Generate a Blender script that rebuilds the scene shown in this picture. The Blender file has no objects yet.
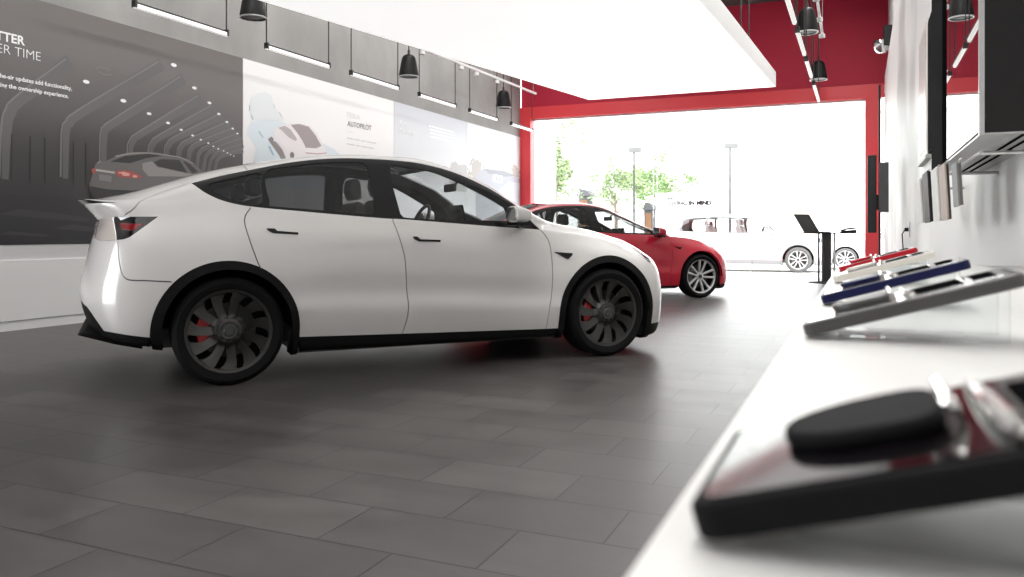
import bpy, bmesh, math, random
import numpy as np
from mathutils import Vector, Matrix
from mathutils.geometry import delaunay_2d_cdt

# ------------------------------------------------------------------ camera, sky, exposure
SC = bpy.context.scene
COL = SC.collection
YAW = math.atan(348 / 800)
EYE = 0.983
cam_data = bpy.data.cameras.new('camera')
cam_data.lens = 28.125
cam_data.sensor_width = 36.0
cam_data.shift_y = -0.0532
cam_data.clip_start = 0.02
cam_data.clip_end = 400
cam_data.dof.use_dof = True
cam_data.dof.focus_distance = 6.0
cam_data.dof.aperture_fstop = 7.0
cam = bpy.data.objects.new('camera', cam_data)
cam.location = (0, 0, EYE)
cam.rotation_euler = (math.pi / 2, 0, YAW)
COL.objects.link(cam)
SC.camera = cam

SC.view_settings.view_transform = 'Standard'
SC.view_settings.look = 'None'
SC.view_settings.exposure = 0.0
SC.view_settings.gamma = 1.0
SC.view_settings.use_curve_mapping = False

world = bpy.data.worlds.new('sky')
SC.world = world
world.use_nodes = True
wn = world.node_tree.nodes
wn['Background'].inputs['Color'].default_value = (0.965, 0.985, 1.0, 1)
wn['Background'].inputs['Strength'].default_value = 8.0


# ------------------------------------------------------------------ materials
def mat(name, color, rough=0.5, metal=0.0, coat=0.0, coat_rough=0.03, spec=0.5, ior=None, emit=None, emit_strength=0.0):
    m = bpy.data.materials.new(name)
    m.use_nodes = True
    b = m.node_tree.nodes['Principled BSDF']
    b.inputs['Base Color'].default_value = (*color, 1)
    b.inputs['Roughness'].default_value = rough
    b.inputs['Metallic'].default_value = metal
    b.inputs['Coat Weight'].default_value = coat
    b.inputs['Coat Roughness'].default_value = coat_rough
    b.inputs['Specular IOR Level'].default_value = spec
    if ior:
        b.inputs['IOR'].default_value = ior
    if emit:
        b.inputs['Emission Color'].default_value = (*emit, 1)
        b.inputs['Emission Strength'].default_value = emit_strength
    return m


def noisy(m, scale=8.0, amount=0.12, bump=0.0, stretch=(1, 1, 1), detail=6.0):
    """break a plain surface colour up with soft procedural noise"""
    nt = m.node_tree
    b = nt.nodes['Principled BSDF']
    tc = nt.nodes.new('ShaderNodeTexCoord')
    mp = nt.nodes.new('ShaderNodeMapping')
    mp.inputs['Scale'].default_value = stretch
    nz = nt.nodes.new('ShaderNodeTexNoise')
    nz.inputs['Scale'].default_value = scale
    nz.inputs['Detail'].default_value = detail
    hs = nt.nodes.new('ShaderNodeHueSaturation')
    hs.inputs['Color'].default_value = b.inputs['Base Color'].default_value
    mr = nt.nodes.new('ShaderNodeMapRange')
    mr.inputs['From Min'].default_value = 0.3
    mr.inputs['From Max'].default_value = 0.7
    mr.inputs['To Min'].default_value = 1 - amount
    mr.inputs['To Max'].default_value = 1 + amount
    nt.links.new(tc.outputs['Object'], mp.inputs['Vector'])
    nt.links.new(mp.outputs['Vector'], nz.inputs['Vector'])
    nt.links.new(nz.outputs['Fac'], mr.inputs['Value'])
    nt.links.new(mr.outputs['Result'], hs.inputs['Value'])
    nt.links.new(hs.outputs['Color'], b.inputs['Base Color'])
    if bump:
        bp = nt.nodes.new('ShaderNodeBump')
        bp.inputs['Strength'].default_value = bump
        bp.inputs['Distance'].default_value = 0.01
        nt.links.new(nz.outputs['Fac'], bp.inputs['Height'])
        nt.links.new(bp.outputs['Normal'], b.inputs['Normal'])
    return m


def glass(name, tint, ior=1.45, rough=0.0):
    m = bpy.data.materials.new(name)
    m.use_nodes = True
    nt = m.node_tree
    nt.nodes.remove(nt.nodes['Principled BSDF'])
    out = nt.nodes['Material Output']
    tr = nt.nodes.new('ShaderNodeBsdfTransparent')
    tr.inputs['Color'].default_value = (*tint, 1)
    gl = nt.nodes.new('ShaderNodeBsdfAnisotropic')
    gl.inputs['Roughness'].default_value = rough
    fr = nt.nodes.new('ShaderNodeLayerWeight')                 # 0.04 head on, rising to 1 at grazing, on both faces
    fr.inputs['Blend'].default_value = 0.5
    pw = nt.nodes.new('ShaderNodeMath')
    pw.operation = 'POWER'
    pw.inputs[1].default_value = 5.0
    ma = nt.nodes.new('ShaderNodeMath')
    ma.operation = 'MULTIPLY_ADD'
    f0 = ((ior - 1) / (ior + 1)) ** 2
    ma.inputs[1].default_value = 1 - f0
    ma.inputs[2].default_value = f0
    nt.links.new(fr.outputs['Facing'], pw.inputs[0])
    nt.links.new(pw.outputs[0], ma.inputs[0])
    mx = nt.nodes.new('ShaderNodeMixShader')
    nt.links.new(ma.outputs[0], mx.inputs['Fac'])
    nt.links.new(tr.outputs['BSDF'], mx.inputs[1])
    nt.links.new(gl.outputs['BSDF'], mx.inputs[2])
    nt.links.new(mx.outputs['Shader'], out.inputs['Surface'])
    return m


# ------------------------------------------------------------------ objects and meshes
def tag(o, label=None, cat=None, group=None, kind=None):
    if label:
        o['label'] = label
    if cat:
        o['category'] = cat
    if group:
        o['group'] = group
    if kind:
        o['kind'] = kind
    return o


def empty(name, loc=(0, 0, 0), rz=0.0, label=None, cat=None, group=None):
    o = bpy.data.objects.new(name, None)
    o.empty_display_size = 0.1
    COL.objects.link(o)
    o.location = loc
    o.rotation_euler = (0, 0, rz)
    return tag(o, label, cat, group)


def link_mesh(name, me, m=None, parent=None):
    if m:
        me.materials.append(m)
    o = bpy.data.objects.new(name, me)
    COL.objects.link(o)
    if parent:
        o.parent = parent
    return o


def copy_tree(o, parent=None):
    c = o.copy()
    COL.objects.link(c)
    if parent:
        c.parent = parent
    for ch in list(o.children):
        copy_tree(ch, c)
    return c


class MB:
    """collects simple shapes; build() links them as one mesh object"""

    def __init__(self):
        self.v = []
        self.f = []

    def add(self, vs, fs, mtx=None):
        n = len(self.v)
        for p in vs:
            p = Vector(p)
            self.v.append(tuple(mtx @ p) if mtx else tuple(p))
        self.f += [tuple(i + n for i in f) for f in fs]
        return self

    def box(self, x0, x1, y0, y1, z0, z1, mtx=None):
        vs = [(x0, y0, z0), (x1, y0, z0), (x1, y1, z0), (x0, y1, z0), (x0, y0, z1), (x1, y0, z1), (x1, y1, z1), (x0, y1, z1)]
        return self.add(vs, [(3, 2, 1, 0), (4, 5, 6, 7), (0, 1, 5, 4), (1, 2, 6, 5), (2, 3, 7, 6), (3, 0, 4, 7)], mtx)

    def tube(self, path, r, n=10, cap=True, mtx=None):
        path = [Vector(p) for p in path]
        rs = r if isinstance(r, (list, tuple)) else [r] * len(path)
        vs, fs = [], []
        up = None
        for i, p in enumerate(path):
            d = (path[min(i + 1, len(path) - 1)] - path[max(i - 1, 0)]).normalized()
            if up is None:
                up = d.orthogonal().normalized()
            up = (up - d * up.dot(d)).normalized()
            s = d.cross(up)
            for k in range(n):
                a = 2 * math.pi * k / n
                vs.append(p + (up * math.cos(a) + s * math.sin(a)) * rs[i])
        for i in range(len(path) - 1):
            for k in range(n):
                fs.append((i * n + k, i * n + (k + 1) % n, (i + 1) * n + (k + 1) % n, (i + 1) * n + k))
        if cap:
            fs.append(tuple(reversed(range(n))))
            fs.append(tuple((len(path) - 1) * n + k for k in range(n)))
        return self.add(vs, fs, mtx)

    def lathe(self, prof, n=32, mtx=None, closed=False):
        """prof: (radius, height) about local z"""
        vs, fs = [], []
        m = len(prof)
        for k in range(n):
            a = 2 * math.pi * k / n
            for r, h in prof:
                vs.append((r * math.cos(a), r * math.sin(a), h))
        for k in range(n):
            k2 = (k + 1) % n
            for i in range(m if closed else m - 1):
                j = (i + 1) % m
                fs.append((k * m + i, k2 * m + i, k2 * m + j, k * m + j))
        return self.add(vs, fs, mtx)

    def prism(self, poly, d0, d1, mtx=None):
        """poly in local xy, extruded along local z"""
        n = len(poly)
        vs = [(x, y, d0) for x, y in poly] + [(x, y, d1) for x, y in poly]
        fs = [tuple(reversed(range(n))), tuple(range(n, 2 * n))]
        fs += [(i, (i + 1) % n, n + (i + 1) % n, n + i) for i in range(n)]
        return self.add(vs, fs, mtx)

    def build(self, name, m=None, parent=None, smooth=False, bevel=0.0, seg=2, subsurf=0, auto=None):
        me = bpy.data.meshes.new(name)
        me.from_pydata(self.v, [], self.f)
        bm = bmesh.new()
        bm.from_mesh(me)
        bmesh.ops.remove_doubles(bm, verts=bm.verts, dist=1e-6)
        bmesh.ops.recalc_face_normals(bm, faces=bm.faces)
        if smooth or auto:
            for f in bm.faces:
                f.smooth = True
            lim = auto or math.radians(40)
            for e in bm.edges:
                if len(e.link_faces) == 2 and e.calc_face_angle(0) > lim:
                    e.smooth = False
        bm.to_mesh(me)
        bm.free()
        o = link_mesh(name, me, m, parent)
        if bevel:
            b = o.modifiers.new('bevel', 'BEVEL')
            b.width = bevel
            b.segments = seg
            b.limit_method = 'ANGLE'
            b.harden_normals = False
        if subsurf:
            s = o.modifiers.new('subsurf', 'SUBSURF')
            s.levels = s.render_levels = subsurf
            for p in me.polygons:
                p.use_smooth = True
        return o


def rounded(w, h, r, n=5, cx=0.0, cy=0.0):
    pts = []
    for qx, qy, a0 in ((1, 1, 0), (-1, 1, 90), (-1, -1, 180), (1, -1, 270)):
        for i in range(n + 1):
            a = math.radians(a0 + 90 * i / n)
            pts.append((cx + qx * (w / 2 - r) + r * math.cos(a), cy + qy * (h / 2 - r) + r * math.sin(a)))
    return pts


def rot(axis, deg):
    return Matrix.Rotation(math.radians(deg), 4, axis)


def tr(x, y, z):
    return Matrix.Translation((x, y, z))


FACE_X = Matrix(((0, 0, 1, 0), (1, 0, 0, 0), (0, 1, 0, 0), (0, 0, 0, 1)))      # local (x, y, z) -> world (Y, Z, X)


def lettering(name, text, size, m, parent, mtx, align='RIGHT', bold=0.0, depth=0.001, spacing=1.0):
    cu = bpy.data.curves.new(name, 'FONT')
    cu.body = text
    cu.size = size
    cu.align_x = align
    cu.offset = bold
    cu.extrude = depth
    cu.space_character = spacing
    t = bpy.data.objects.new(name, cu)
    COL.objects.link(t)
    me = bpy.data.meshes.new_from_object(t.evaluated_get(bpy.context.evaluated_depsgraph_get()))
    bpy.data.objects.remove(t)
    bpy.data.curves.remove(cu)
    me.transform(mtx)
    me.name = name
    me.materials.clear()
    return link_mesh(name, me, m, parent)
# ------------------------------------------------------------------ the room
XL, XR, YB, ZC = -7.92, 0.48, 18.76, 6.2


def struct(name, mb, m, parent=None, **k):
    o = mb.build(name, m, parent, **k)
    if parent is None:
        o['kind'] = 'structure'
    return o


def tile_floor():
    m = bpy.data.materials.new('slate_tile')
    m.use_nodes = True
    nt = m.node_tree
    b = nt.nodes['Principled BSDF']
    tc = nt.nodes.new('ShaderNodeTexCoord')
    mp = nt.nodes.new('ShaderNodeMapping')
    mp.inputs['Location'].default_value = (1.320 + .286 + .572 * 20, -2.44 + .66 * 20, 0)
    br = nt.nodes.new('ShaderNodeTexBrick')
    br.offset = .5
    br.inputs['Scale'].default_value = 1.0
    br.inputs['Brick Width'].default_value = .572
    br.inputs['Row Height'].default_value = .33
    br.inputs['Mortar Size'].default_value = .0038
    br.inputs['Mortar Smooth'].default_value = .3
    br.inputs['Bias'].default_value = 0.0
    br.inputs['Color1'].default_value = (.054, .049, .0475, 1)
    br.inputs['Color2'].default_value = (.074, .0675, .065, 1)
    br.inputs['Mortar'].default_value = (.008, .008, .008, 1)
    nz = nt.nodes.new('ShaderNodeTexNoise')
    nz.inputs['Scale'].default_value = 2.2
    nz.inputs['Detail'].default_value = 8
    nz.inputs['Roughness'].default_value = .62
    mp2 = nt.nodes.new('ShaderNodeMapping')
    mp2.inputs['Scale'].default_value = (1, 2.4, 1)
    mr = nt.nodes.new('ShaderNodeMapRange')
    mr.inputs['From Min'].default_value = .3
    mr.inputs['From Max'].default_value = .7
    mr.inputs['To Min'].default_value = .72
    mr.inputs['To Max'].default_value = 1.30
    hs = nt.nodes.new('ShaderNodeHueSaturation')
    rr = nt.nodes.new('ShaderNodeMapRange')
    rr.inputs['To Min'].default_value = .30
    rr.inputs['To Max'].default_value = .44
    bp = nt.nodes.new('ShaderNodeBump')
    bp.inputs['Strength'].default_value = .25
    bp.inputs['Distance'].default_value = .002
    L = nt.links.new
    L(tc.outputs['Object'], mp.inputs['Vector'])
    L(mp.outputs['Vector'], br.inputs['Vector'])
    L(tc.outputs['Object'], mp2.inputs['Vector'])
    L(mp2.outputs['Vector'], nz.inputs['Vector'])
    L(nz.outputs['Fac'], mr.inputs['Value'])
    L(mr.outputs['Result'], hs.inputs['Value'])
    L(br.outputs['Color'], hs.inputs['Color'])
    L(hs.outputs['Color'], b.inputs['Base Color'])
    L(nz.outputs['Fac'], rr.inputs['Value'])
    L(rr.outputs['Result'], b.inputs['Roughness'])
    L(br.outputs['Fac'], bp.inputs['Height'])
    bp.invert = True
    L(bp.outputs['Normal'], b.inputs['Normal'])
    b.inputs['Specular IOR Level'].default_value = .5
    return m


def wave_wall():
    """white wall panel with soft embossed waves"""
    m = mat('wave_relief', (.80, .80, .79), .45)
    nt = m.node_tree
    b = nt.nodes['Principled BSDF']
    tc = nt.nodes.new('ShaderNodeTexCoord')
    mp = nt.nodes.new('ShaderNodeMapping')
    mp.inputs['Scale'].default_value = (1, .35, .5)
    wv = nt.nodes.new('ShaderNodeTexWave')
    wv.inputs['Scale'].default_value = .8
    wv.inputs['Distortion'].default_value = 9
    wv.inputs['Detail'].default_value = 2
    wv.inputs['Detail Scale'].default_value = .8
    rp = nt.nodes.new('ShaderNodeMapRange')
    rp.inputs['From Min'].default_value = .0
    rp.inputs['From Max'].default_value = .5
    rp.inputs['To Min'].default_value = .55
    rp.inputs['To Max'].default_value = 1.0
    hs = nt.nodes.new('ShaderNodeHueSaturation')
    hs.inputs['Color'].default_value = (.80, .80, .79, 1)
    bp = nt.nodes.new('ShaderNodeBump')
    bp.inputs['Strength'].default_value = .6
    bp.inputs['Distance'].default_value = .05
    L = nt.links.new
    L(tc.outputs['Object'], mp.inputs['Vector'])
    L(mp.outputs['Vector'], wv.inputs['Vector'])
    L(wv.outputs['Fac'], rp.inputs['Value'])
    L(rp.outputs['Result'], hs.inputs['Value'])
    L(hs.outputs['Color'], b.inputs['Base Color'])
    L(wv.outputs['Fac'], bp.inputs['Height'])
    L(bp.outputs['Normal'], b.inputs['Normal'])
    return m


concrete = noisy(mat('fair_faced_concrete', (.30, .295, .287), .7), 1.3, .16, .15, (1, 1, .6), 9)
white_wall = mat('white_paint', (.82, .82, .81), .5)
grey_band = mat('pale_grey_band', (.66, .66, .66), .5)
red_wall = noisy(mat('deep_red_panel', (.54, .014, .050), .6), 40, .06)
red_frame = mat('red_frame_glare', (.86, .060, .075), .35)  # window glare on the frame put into its brighter red
soffit_white = mat('soffit_white', (.86, .86, .86), .6)
luminous = mat('luminous_ceiling', (.86, .86, .86), .6, emit=(1, .99, .975), emit_strength=.75)
dark_ceiling = mat('dark_ceiling', (.10, .095, .095), .8)
frame_white = mat('window_frame_white', (.75, .76, .77), .4)
win_glass = glass('shop_window_glass', (.97, .985, .98))
black_metal = mat('black_metal', (.012, .012, .013), .35, .3)
wire_black = mat('black_wire', (.03, .03, .03), .5)
white_metal = mat('white_metal', (.78, .78, .78), .35)

struct('floor', MB().box(XL - .3, XR + .3, -7, YB + .1, -.12, 0), tile_floor())
struct('ceiling', MB().box(XL - .3, XR + .3, -7, YB + .3, ZC, ZC + .15), dark_ceiling)
wl = MB().box(XL - .25, XL, 2.2, YB, 0, ZC)
wl.box(XL - .25, XL, -7, 2.2, 3.0, ZC)
wl.box(XL - .25, XL, -7, -4.2, 0, 3.0)
wl.box(XL - .25, XL, 1.1, 2.2, 0, 3.0)  # unseen opening left between these boxes, added to let fill light in
struct('wall_left', wl, concrete)
struct('trim_1', MB().box(XL, XL + .03, 2.2, YB, .10, .717), white_wall, bevel=.003)
struct('baseboard_left', MB().box(XL, XL + .022, 2.2, YB, 0, .094), white_wall)
struct('trim_2', MB().box(XL, XL + .008, 2.2, YB, .717, .872), grey_band)  # even band, greyer than the white trim below
struct('wall_far', MB().box(XL, XR + .3, YB + .04, YB + .3, 4.19, ZC), red_wall)
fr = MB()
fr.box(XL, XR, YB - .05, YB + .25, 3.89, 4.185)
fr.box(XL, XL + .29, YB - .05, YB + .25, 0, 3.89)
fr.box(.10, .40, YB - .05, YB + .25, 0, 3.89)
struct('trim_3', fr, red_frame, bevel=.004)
struct('wall_right', MB().box(XR + .07, XR + .3, -7, YB + .3, 0, ZC), noisy(mat('grey_plaster', (.62, .61, .60), .7), 2, .06))
struct('trim_4', MB().box(XR, XR + .07, 6.73, YB - .06, 0, 4.32), wave_wall())
struct('trim_5', MB().box(XR, XR + .07, -7, 6.72, 0, 4.32), white_wall)

struct('wall_back', MB().box(XL, XR + .3, -7.2, -7, 0, ZC), noisy(mat('warm_grey_wall', (.42, .37, .35), .7), 1, .06))

# the shop window: mullions made as clear glass, paled to imitate window glare
x0, x1 = XL + .29, .10
wf = MB()
wf.box(x0, x1, YB + .06, YB + .14, 3.85, 3.89)
win = struct('window_1', wf, frame_white)
mullion_glare_glass = glass('mullion_glare_glass', (.93, .94, .94))
for xa, w in ((-6.41, .02), (-4.48, .09), (-2.25, .015)):
    MB().box(xa - w / 2, xa + w / 2, YB + .07, YB + .16, .0, 3.85).build('glare_pale_mullion', mullion_glare_glass, win)
MB().box(-6.41, -4.48, YB + .09, YB + .11, 3.62, 3.64).build('glare_pale_mullion', mullion_glare_glass, win)
for xa, xb in ((x0, -6.42), (-6.40, -4.53), (-4.43, -2.26), (-2.24, x1)):
    MB().box(xa + .004, xb - .004, YB + .095, YB + .105, .0, 3.845).build('pane', win_glass, win)

# sloping luminous soffit over the cars
def soffit_z(y):
    return 3.25 + (y - 7) * .06
sof = MB()
c = [(-5.2, 1.0), (-1.47, 1.0), (-1.47, 16.0), (-5.2, 16.0)]
sof.add([(x, y, soffit_z(y)) for x, y in c] + [(x, y, soffit_z(y) + .28) for x, y in c],
        [(4, 5, 6, 7), (0, 1, 5, 4), (1, 2, 6, 5), (2, 3, 7, 6), (3, 0, 4, 7)])
so = sof.build('ceiling_panel', soffit_white)
tag(so, 'broad white luminous ceiling panel hanging over the two cars', 'ceiling panel')
lp = MB()
lp.add([(x + (.01 if x < -3 else -.01), y + (.01 if y < 5 else -.01), soffit_z(y) - .002) for x, y in c], [(3, 2, 1, 0)])
lp.build('light_diffuser', luminous, so)
for x, y in ((-3.83, 8.7), (-3.82, 9.25), (-3.80, 9.75)):
    q = MB().lathe([(0, -.004), (.045, -.004), (.055, -.012), (.06, .0), (0, .0)], 20, tr(x, y, soffit_z(y) - .003))
    q.build('downlight', mat('downlight', (.9, .9, .9), .4, emit=(1, 1, 1), emit_strength=6), so)
for x, y in ((-1.75, 13.2), (-1.75, 14.2), (-4.9, 13.2), (-4.9, 6.0), (-1.75, 6.0)):
    MB().tube([(x, y, soffit_z(y) + .2), (x, y, ZC)], .012, 8).build('hanger_rod', wire_black, so)


def fill_lamp(name, x, y, z, sx, sy, power, rx=0.0, ry=0.0):
    """added fill lamp out of view, with an added box above it"""
    l = bpy.data.lights.new(name, 'AREA')
    l.shape = 'RECTANGLE'
    l.size, l.size_y = sx, sy
    l.energy = power
    l.color = (1, .985, .96)
    o = bpy.data.objects.new(name, l)
    o.location = (x, y, z)
    o.rotation_euler = (rx, ry, 0)
    COL.objects.link(o)
    hs = MB().box(-sx / 2 - .04, sx / 2 + .04, -sy / 2 - .04, sy / 2 + .04, .012, .10, tr(x, y, z) @ rot('Y', math.degrees(ry)))
    struct('trim_%d' % (6 if x < -3 else 7), hs, frame_white)             # box added above the fill lamp


fill_lamp('fill_lamp_over_prints', -6.2, 8.5, 6.0, .6, 17, 380, 0, math.radians(18))
fill_lamp('fill_lamp_over_counter', -.6, 6.0, 6.0, .5, 20, 500, 0, math.radians(8))
# ------------------------------------------------------------------ car bodies: one smooth surface, cut along its shut lines
def pchip(xk, yk, x):
    xk = np.asarray(xk, float)
    yk = np.asarray(yk, float)
    x = np.clip(np.asarray(x, float), xk[0], xk[-1])
    if len(xk) == 2:
        return yk[0] + (yk[1] - yk[0]) * (x - xk[0]) / (xk[1] - xk[0])
    h = np.diff(xk)
    d = np.diff(yk) / h
    m = np.zeros_like(yk)
    for i in range(1, len(xk) - 1):
        if d[i - 1] * d[i] > 0:
            w1, w2 = 2 * h[i] + h[i - 1], h[i] + 2 * h[i - 1]
            m[i] = (w1 + w2) / (w1 / d[i - 1] + w2 / d[i])
    m[0], m[-1] = d[0], d[-1]
    i = np.clip(np.searchsorted(xk, x, side='right') - 1, 0, len(h) - 1)
    t = (x - xk[i]) / h[i]
    a, b = yk[i], yk[i + 1]
    return (a * (1 + 2 * t) * (1 - t) ** 2 + m[i] * h[i] * t * (1 - t) ** 2 + b * t * t * (3 - 2 * t) + m[i + 1] * h[i] * t * t * (t - 1))


def knots(s):
    """'x:v x:v ...' -> two lists"""
    a = [q.split(':') for q in s.split()]
    return [float(q[0]) for q in a], [float(q[1]) for q in a]


VS = 0.13          # metres that one row step stands for in the cutting plane
WRAP = 1.15        # metres that each end wrap stands for


class Body:
    """near side of a car (x forward, y<0, z up): 12 rails from the tail round the side to the nose"""

    def __init__(self, ry, rz, xr, xf, rear_end, front_end, n_rear=2.8, n_front=2.2, belt=7, nm=260, nw=90, sub=22):
        self.xr, self.xf = xr, xf
        R = len(ry)
        xs = np.linspace(xr, xf, nm)

        def wrap(n):
            ph = np.linspace(0, math.pi / 2, 4000)
            c, s = np.cos(ph) ** (2 / n), np.sin(ph) ** (2 / n)
            L = np.concatenate([[0], np.cumsum(np.hypot(np.diff(c) * .55, np.diff(s) * .85))])
            q = np.linspace(0, L[-1], nw)
            return np.interp(q, L, c), np.interp(q, L, s)
        cr, sr = wrap(n_rear)
        cf, sf = wrap(n_front)
        rows = []
        for k in range(R):
            yk, zk = knots(ry[k]), knots(rz[k])
            ym, zm = pchip(*yk, xs), pchip(*zk, xs)
            e = xs[1] - xs[0]
            dyr, dzr = (ym[1] - ym[0]) / e, (zm[1] - zm[0]) / e
            dyf, dzf = (ym[-1] - ym[-2]) / e, (zm[-1] - zm[-2]) / e
            xe, ze = rear_end[k]
            a = xr - xe
            X = a * cr
            b = (ym[0] - dyr * X * 0.6)
            zl = zm[0] - dzr * X
            zend = zl[0]
            z = zl + ((zm[0] if ze is None else ze) - zend) * (cr ** 2)
            pr = np.stack([xr - X, -b * sr, z], 1)
            xe, ze = front_end[k]
            a = xe - xf
            X = a * cf
            b = (ym[-1] + dyf * X * 0.6)
            zl = zm[-1] + dzf * X
            z = zl + ((zm[-1] if ze is None else ze) - zl[0]) * (cf ** 2)
            pf = np.stack([xf + X, -b * sf, z], 1)[::-1]
            pm = np.stack([xs, -ym, zm], 1)
            rows.append(np.concatenate([pr, pm[1:-1], pf]))
        rows = np.array(rows)                                  # R,N,3
        self.S = np.concatenate([np.linspace(0, WRAP, nw), WRAP + xs[1:-1] - xr, WRAP + xf - xr + np.linspace(0, WRAP, nw)])

        def cat(seg):
            n = len(seg)
            ext = np.concatenate([[2 * seg[0] - seg[1]], seg, [2 * seg[-1] - seg[-2]]])
            out = []
            t = np.linspace(0, 1, sub + 1)[:-1, None, None]
            for i in range(n - 1):
                p0, p1, p2, p3 = ext[i], ext[i + 1], ext[i + 2], ext[i + 3]
                out.append(.5 * (2 * p1 + (p2 - p0) * t + (2 * p0 - 5 * p1 + 4 * p2 - p3) * t * t + (3 * p1 - p0 - 3 * p2 + p3) * t ** 3))
            return np.concatenate(out)
        P = np.concatenate([cat(rows[:belt + 1]), cat(rows[belt:]), rows[-1:]])
        P = P.transpose(1, 0, 2).copy()                        # N,M,3
        P[:, -1, 1] = 0
        self.P = P
        self.V = np.linspace(0, (R - 1) * VS, P.shape[1])
        du = np.gradient(P, axis=0)
        dv = np.gradient(P, axis=1)
        # normal per side of the belt crease so that it stays crisp
        jb = belt * sub
        dv[:, jb] = P[:, jb] - P[:, jb - 1]
        n = np.cross(du, dv)
        ln = np.linalg.norm(n, axis=2, keepdims=True)
        n = n / np.maximum(ln, 1e-9)
        bad = ln[..., 0] < 1e-9
        n[bad] = (0, 0, 1)
        if n[P.shape[0] // 2, 5 * sub][1] > 0:
            n = -n
        self.N = n

    def _ij(self, s, v):
        s = np.clip(s, self.S[0], self.S[-1])
        i = np.clip(np.searchsorted(self.S, s, side='right') - 1, 0, len(self.S) - 2)
        fi = (s - self.S[i]) / (self.S[i + 1] - self.S[i])
        v = np.clip(v, self.V[0], self.V[-1])
        dv = self.V[1] - self.V[0]
        j = np.clip((v / dv).astype(int), 0, len(self.V) - 2)
        fj = v / dv - j
        return i, fi[:, None], j, fj[:, None]

    def at(self, s, v, what='P'):
        A = self.P if what == 'P' else self.N
        i, fi, j, fj = self._ij(np.asarray(s, float), np.asarray(v, float))
        r = (A[i, j] * (1 - fi) * (1 - fj) + A[i + 1, j] * fi * (1 - fj) + A[i, j + 1] * (1 - fi) * fj + A[i + 1, j + 1] * fi * fj)
        if what != 'P':
            r = r / np.maximum(np.linalg.norm(r, axis=1, keepdims=True), 1e-9)
        return r

    def inv(self, pts, vlo=0.5, vhi=10.6):
        """(x, z) seen from the side -> (s, v) in the cutting plane"""
        j0, j1 = int(vlo * VS / (self.V[1])), int(vhi * VS / (self.V[1]))
        X = self.P[:, j0:j1, 0].ravel()
        Z = self.P[:, j0:j1, 2].ravel()
        m = j1 - j0
        out = []
        for x, z in pts:
            k = int(np.argmin((X - x) ** 2 + (Z - z) ** 2))
            s, v = self.S[k // m], self.V[j0 + k % m]
            for _ in range(6):
                e = 1e-3
                p = self.at([s, s + e, s], [v, v, v + e])
                J = np.array([[(p[1, 0] - p[0, 0]) / e, (p[2, 0] - p[0, 0]) / e], [(p[1, 2] - p[0, 2]) / e, (p[2, 2] - p[0, 2]) / e]])
                if abs(np.linalg.det(J)) < 1e-3:
                    break
                d = np.linalg.solve(J, np.array([x - p[0, 0], z - p[0, 2]]))
                d = np.clip(d, -.02, .02)
                s, v = float(np.clip(s + d[0], 0, self.S[-1])), float(np.clip(v + d[1], 0, self.V[-1]))
            out.append((s, v))
        return out

    def xv(self, pts):
        return [(WRAP + x - self.xr, v * VS) for x, v in pts]


def smooth_line(pts, step=0.02, closed=False):
    """Catmull-Rom through the points, resampled"""
    p = np.array(pts, float)
    n = len(p)
    if n < 3:
        return [tuple(q) for q in p]
    if closed:
        ext = np.concatenate([p[-1:], p, p[:2]])
        segs = n
    else:
        ext = np.concatenate([[2 * p[0] - p[1]], p, [2 * p[-1] - p[-2]]])
        segs = n - 1
    out = []
    for i in range(segs):
        a, b, c, d = ext[i:i + 4]
        k = max(1, int(np.linalg.norm(c - b) / step))
        for q in range(k):
            t = q / k
            out.append(tuple(.5 * (2 * b + (c - a) * t + (2 * a - 5 * b + 4 * c - d) * t * t + (3 * b - a - 3 * c + d) * t ** 3)))
    if not closed:
        out.append(tuple(p[-1]))
    return out


def strip(line, w):
    """thin closed band around an open line"""
    p = np.array(line)
    d = np.gradient(p, axis=0)
    n = np.stack([-d[:, 1], d[:, 0]], 1)
    n /= np.maximum(np.linalg.norm(n, axis=1, keepdims=True), 1e-9)
    return [tuple(q) for q in p + n * w] + [tuple(q) for q in (p - n * w)[::-1]]


def inside(poly, q):
    """vectorised point in polygon"""
    p = np.array(poly)
    x, y = q[:, 0], q[:, 1]
    r = np.zeros(len(q), bool)
    j = len(p) - 1
    for i in range(len(p)):
        xi, yi = p[i]
        xj, yj = p[j]
        c = ((yi > y) != (yj > y)) & (x < (xj - xi) * (y - yi) / ((yj - yi) if yj != yi else 1e-12) + xi)
        r ^= c
        j = i
    return r


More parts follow.
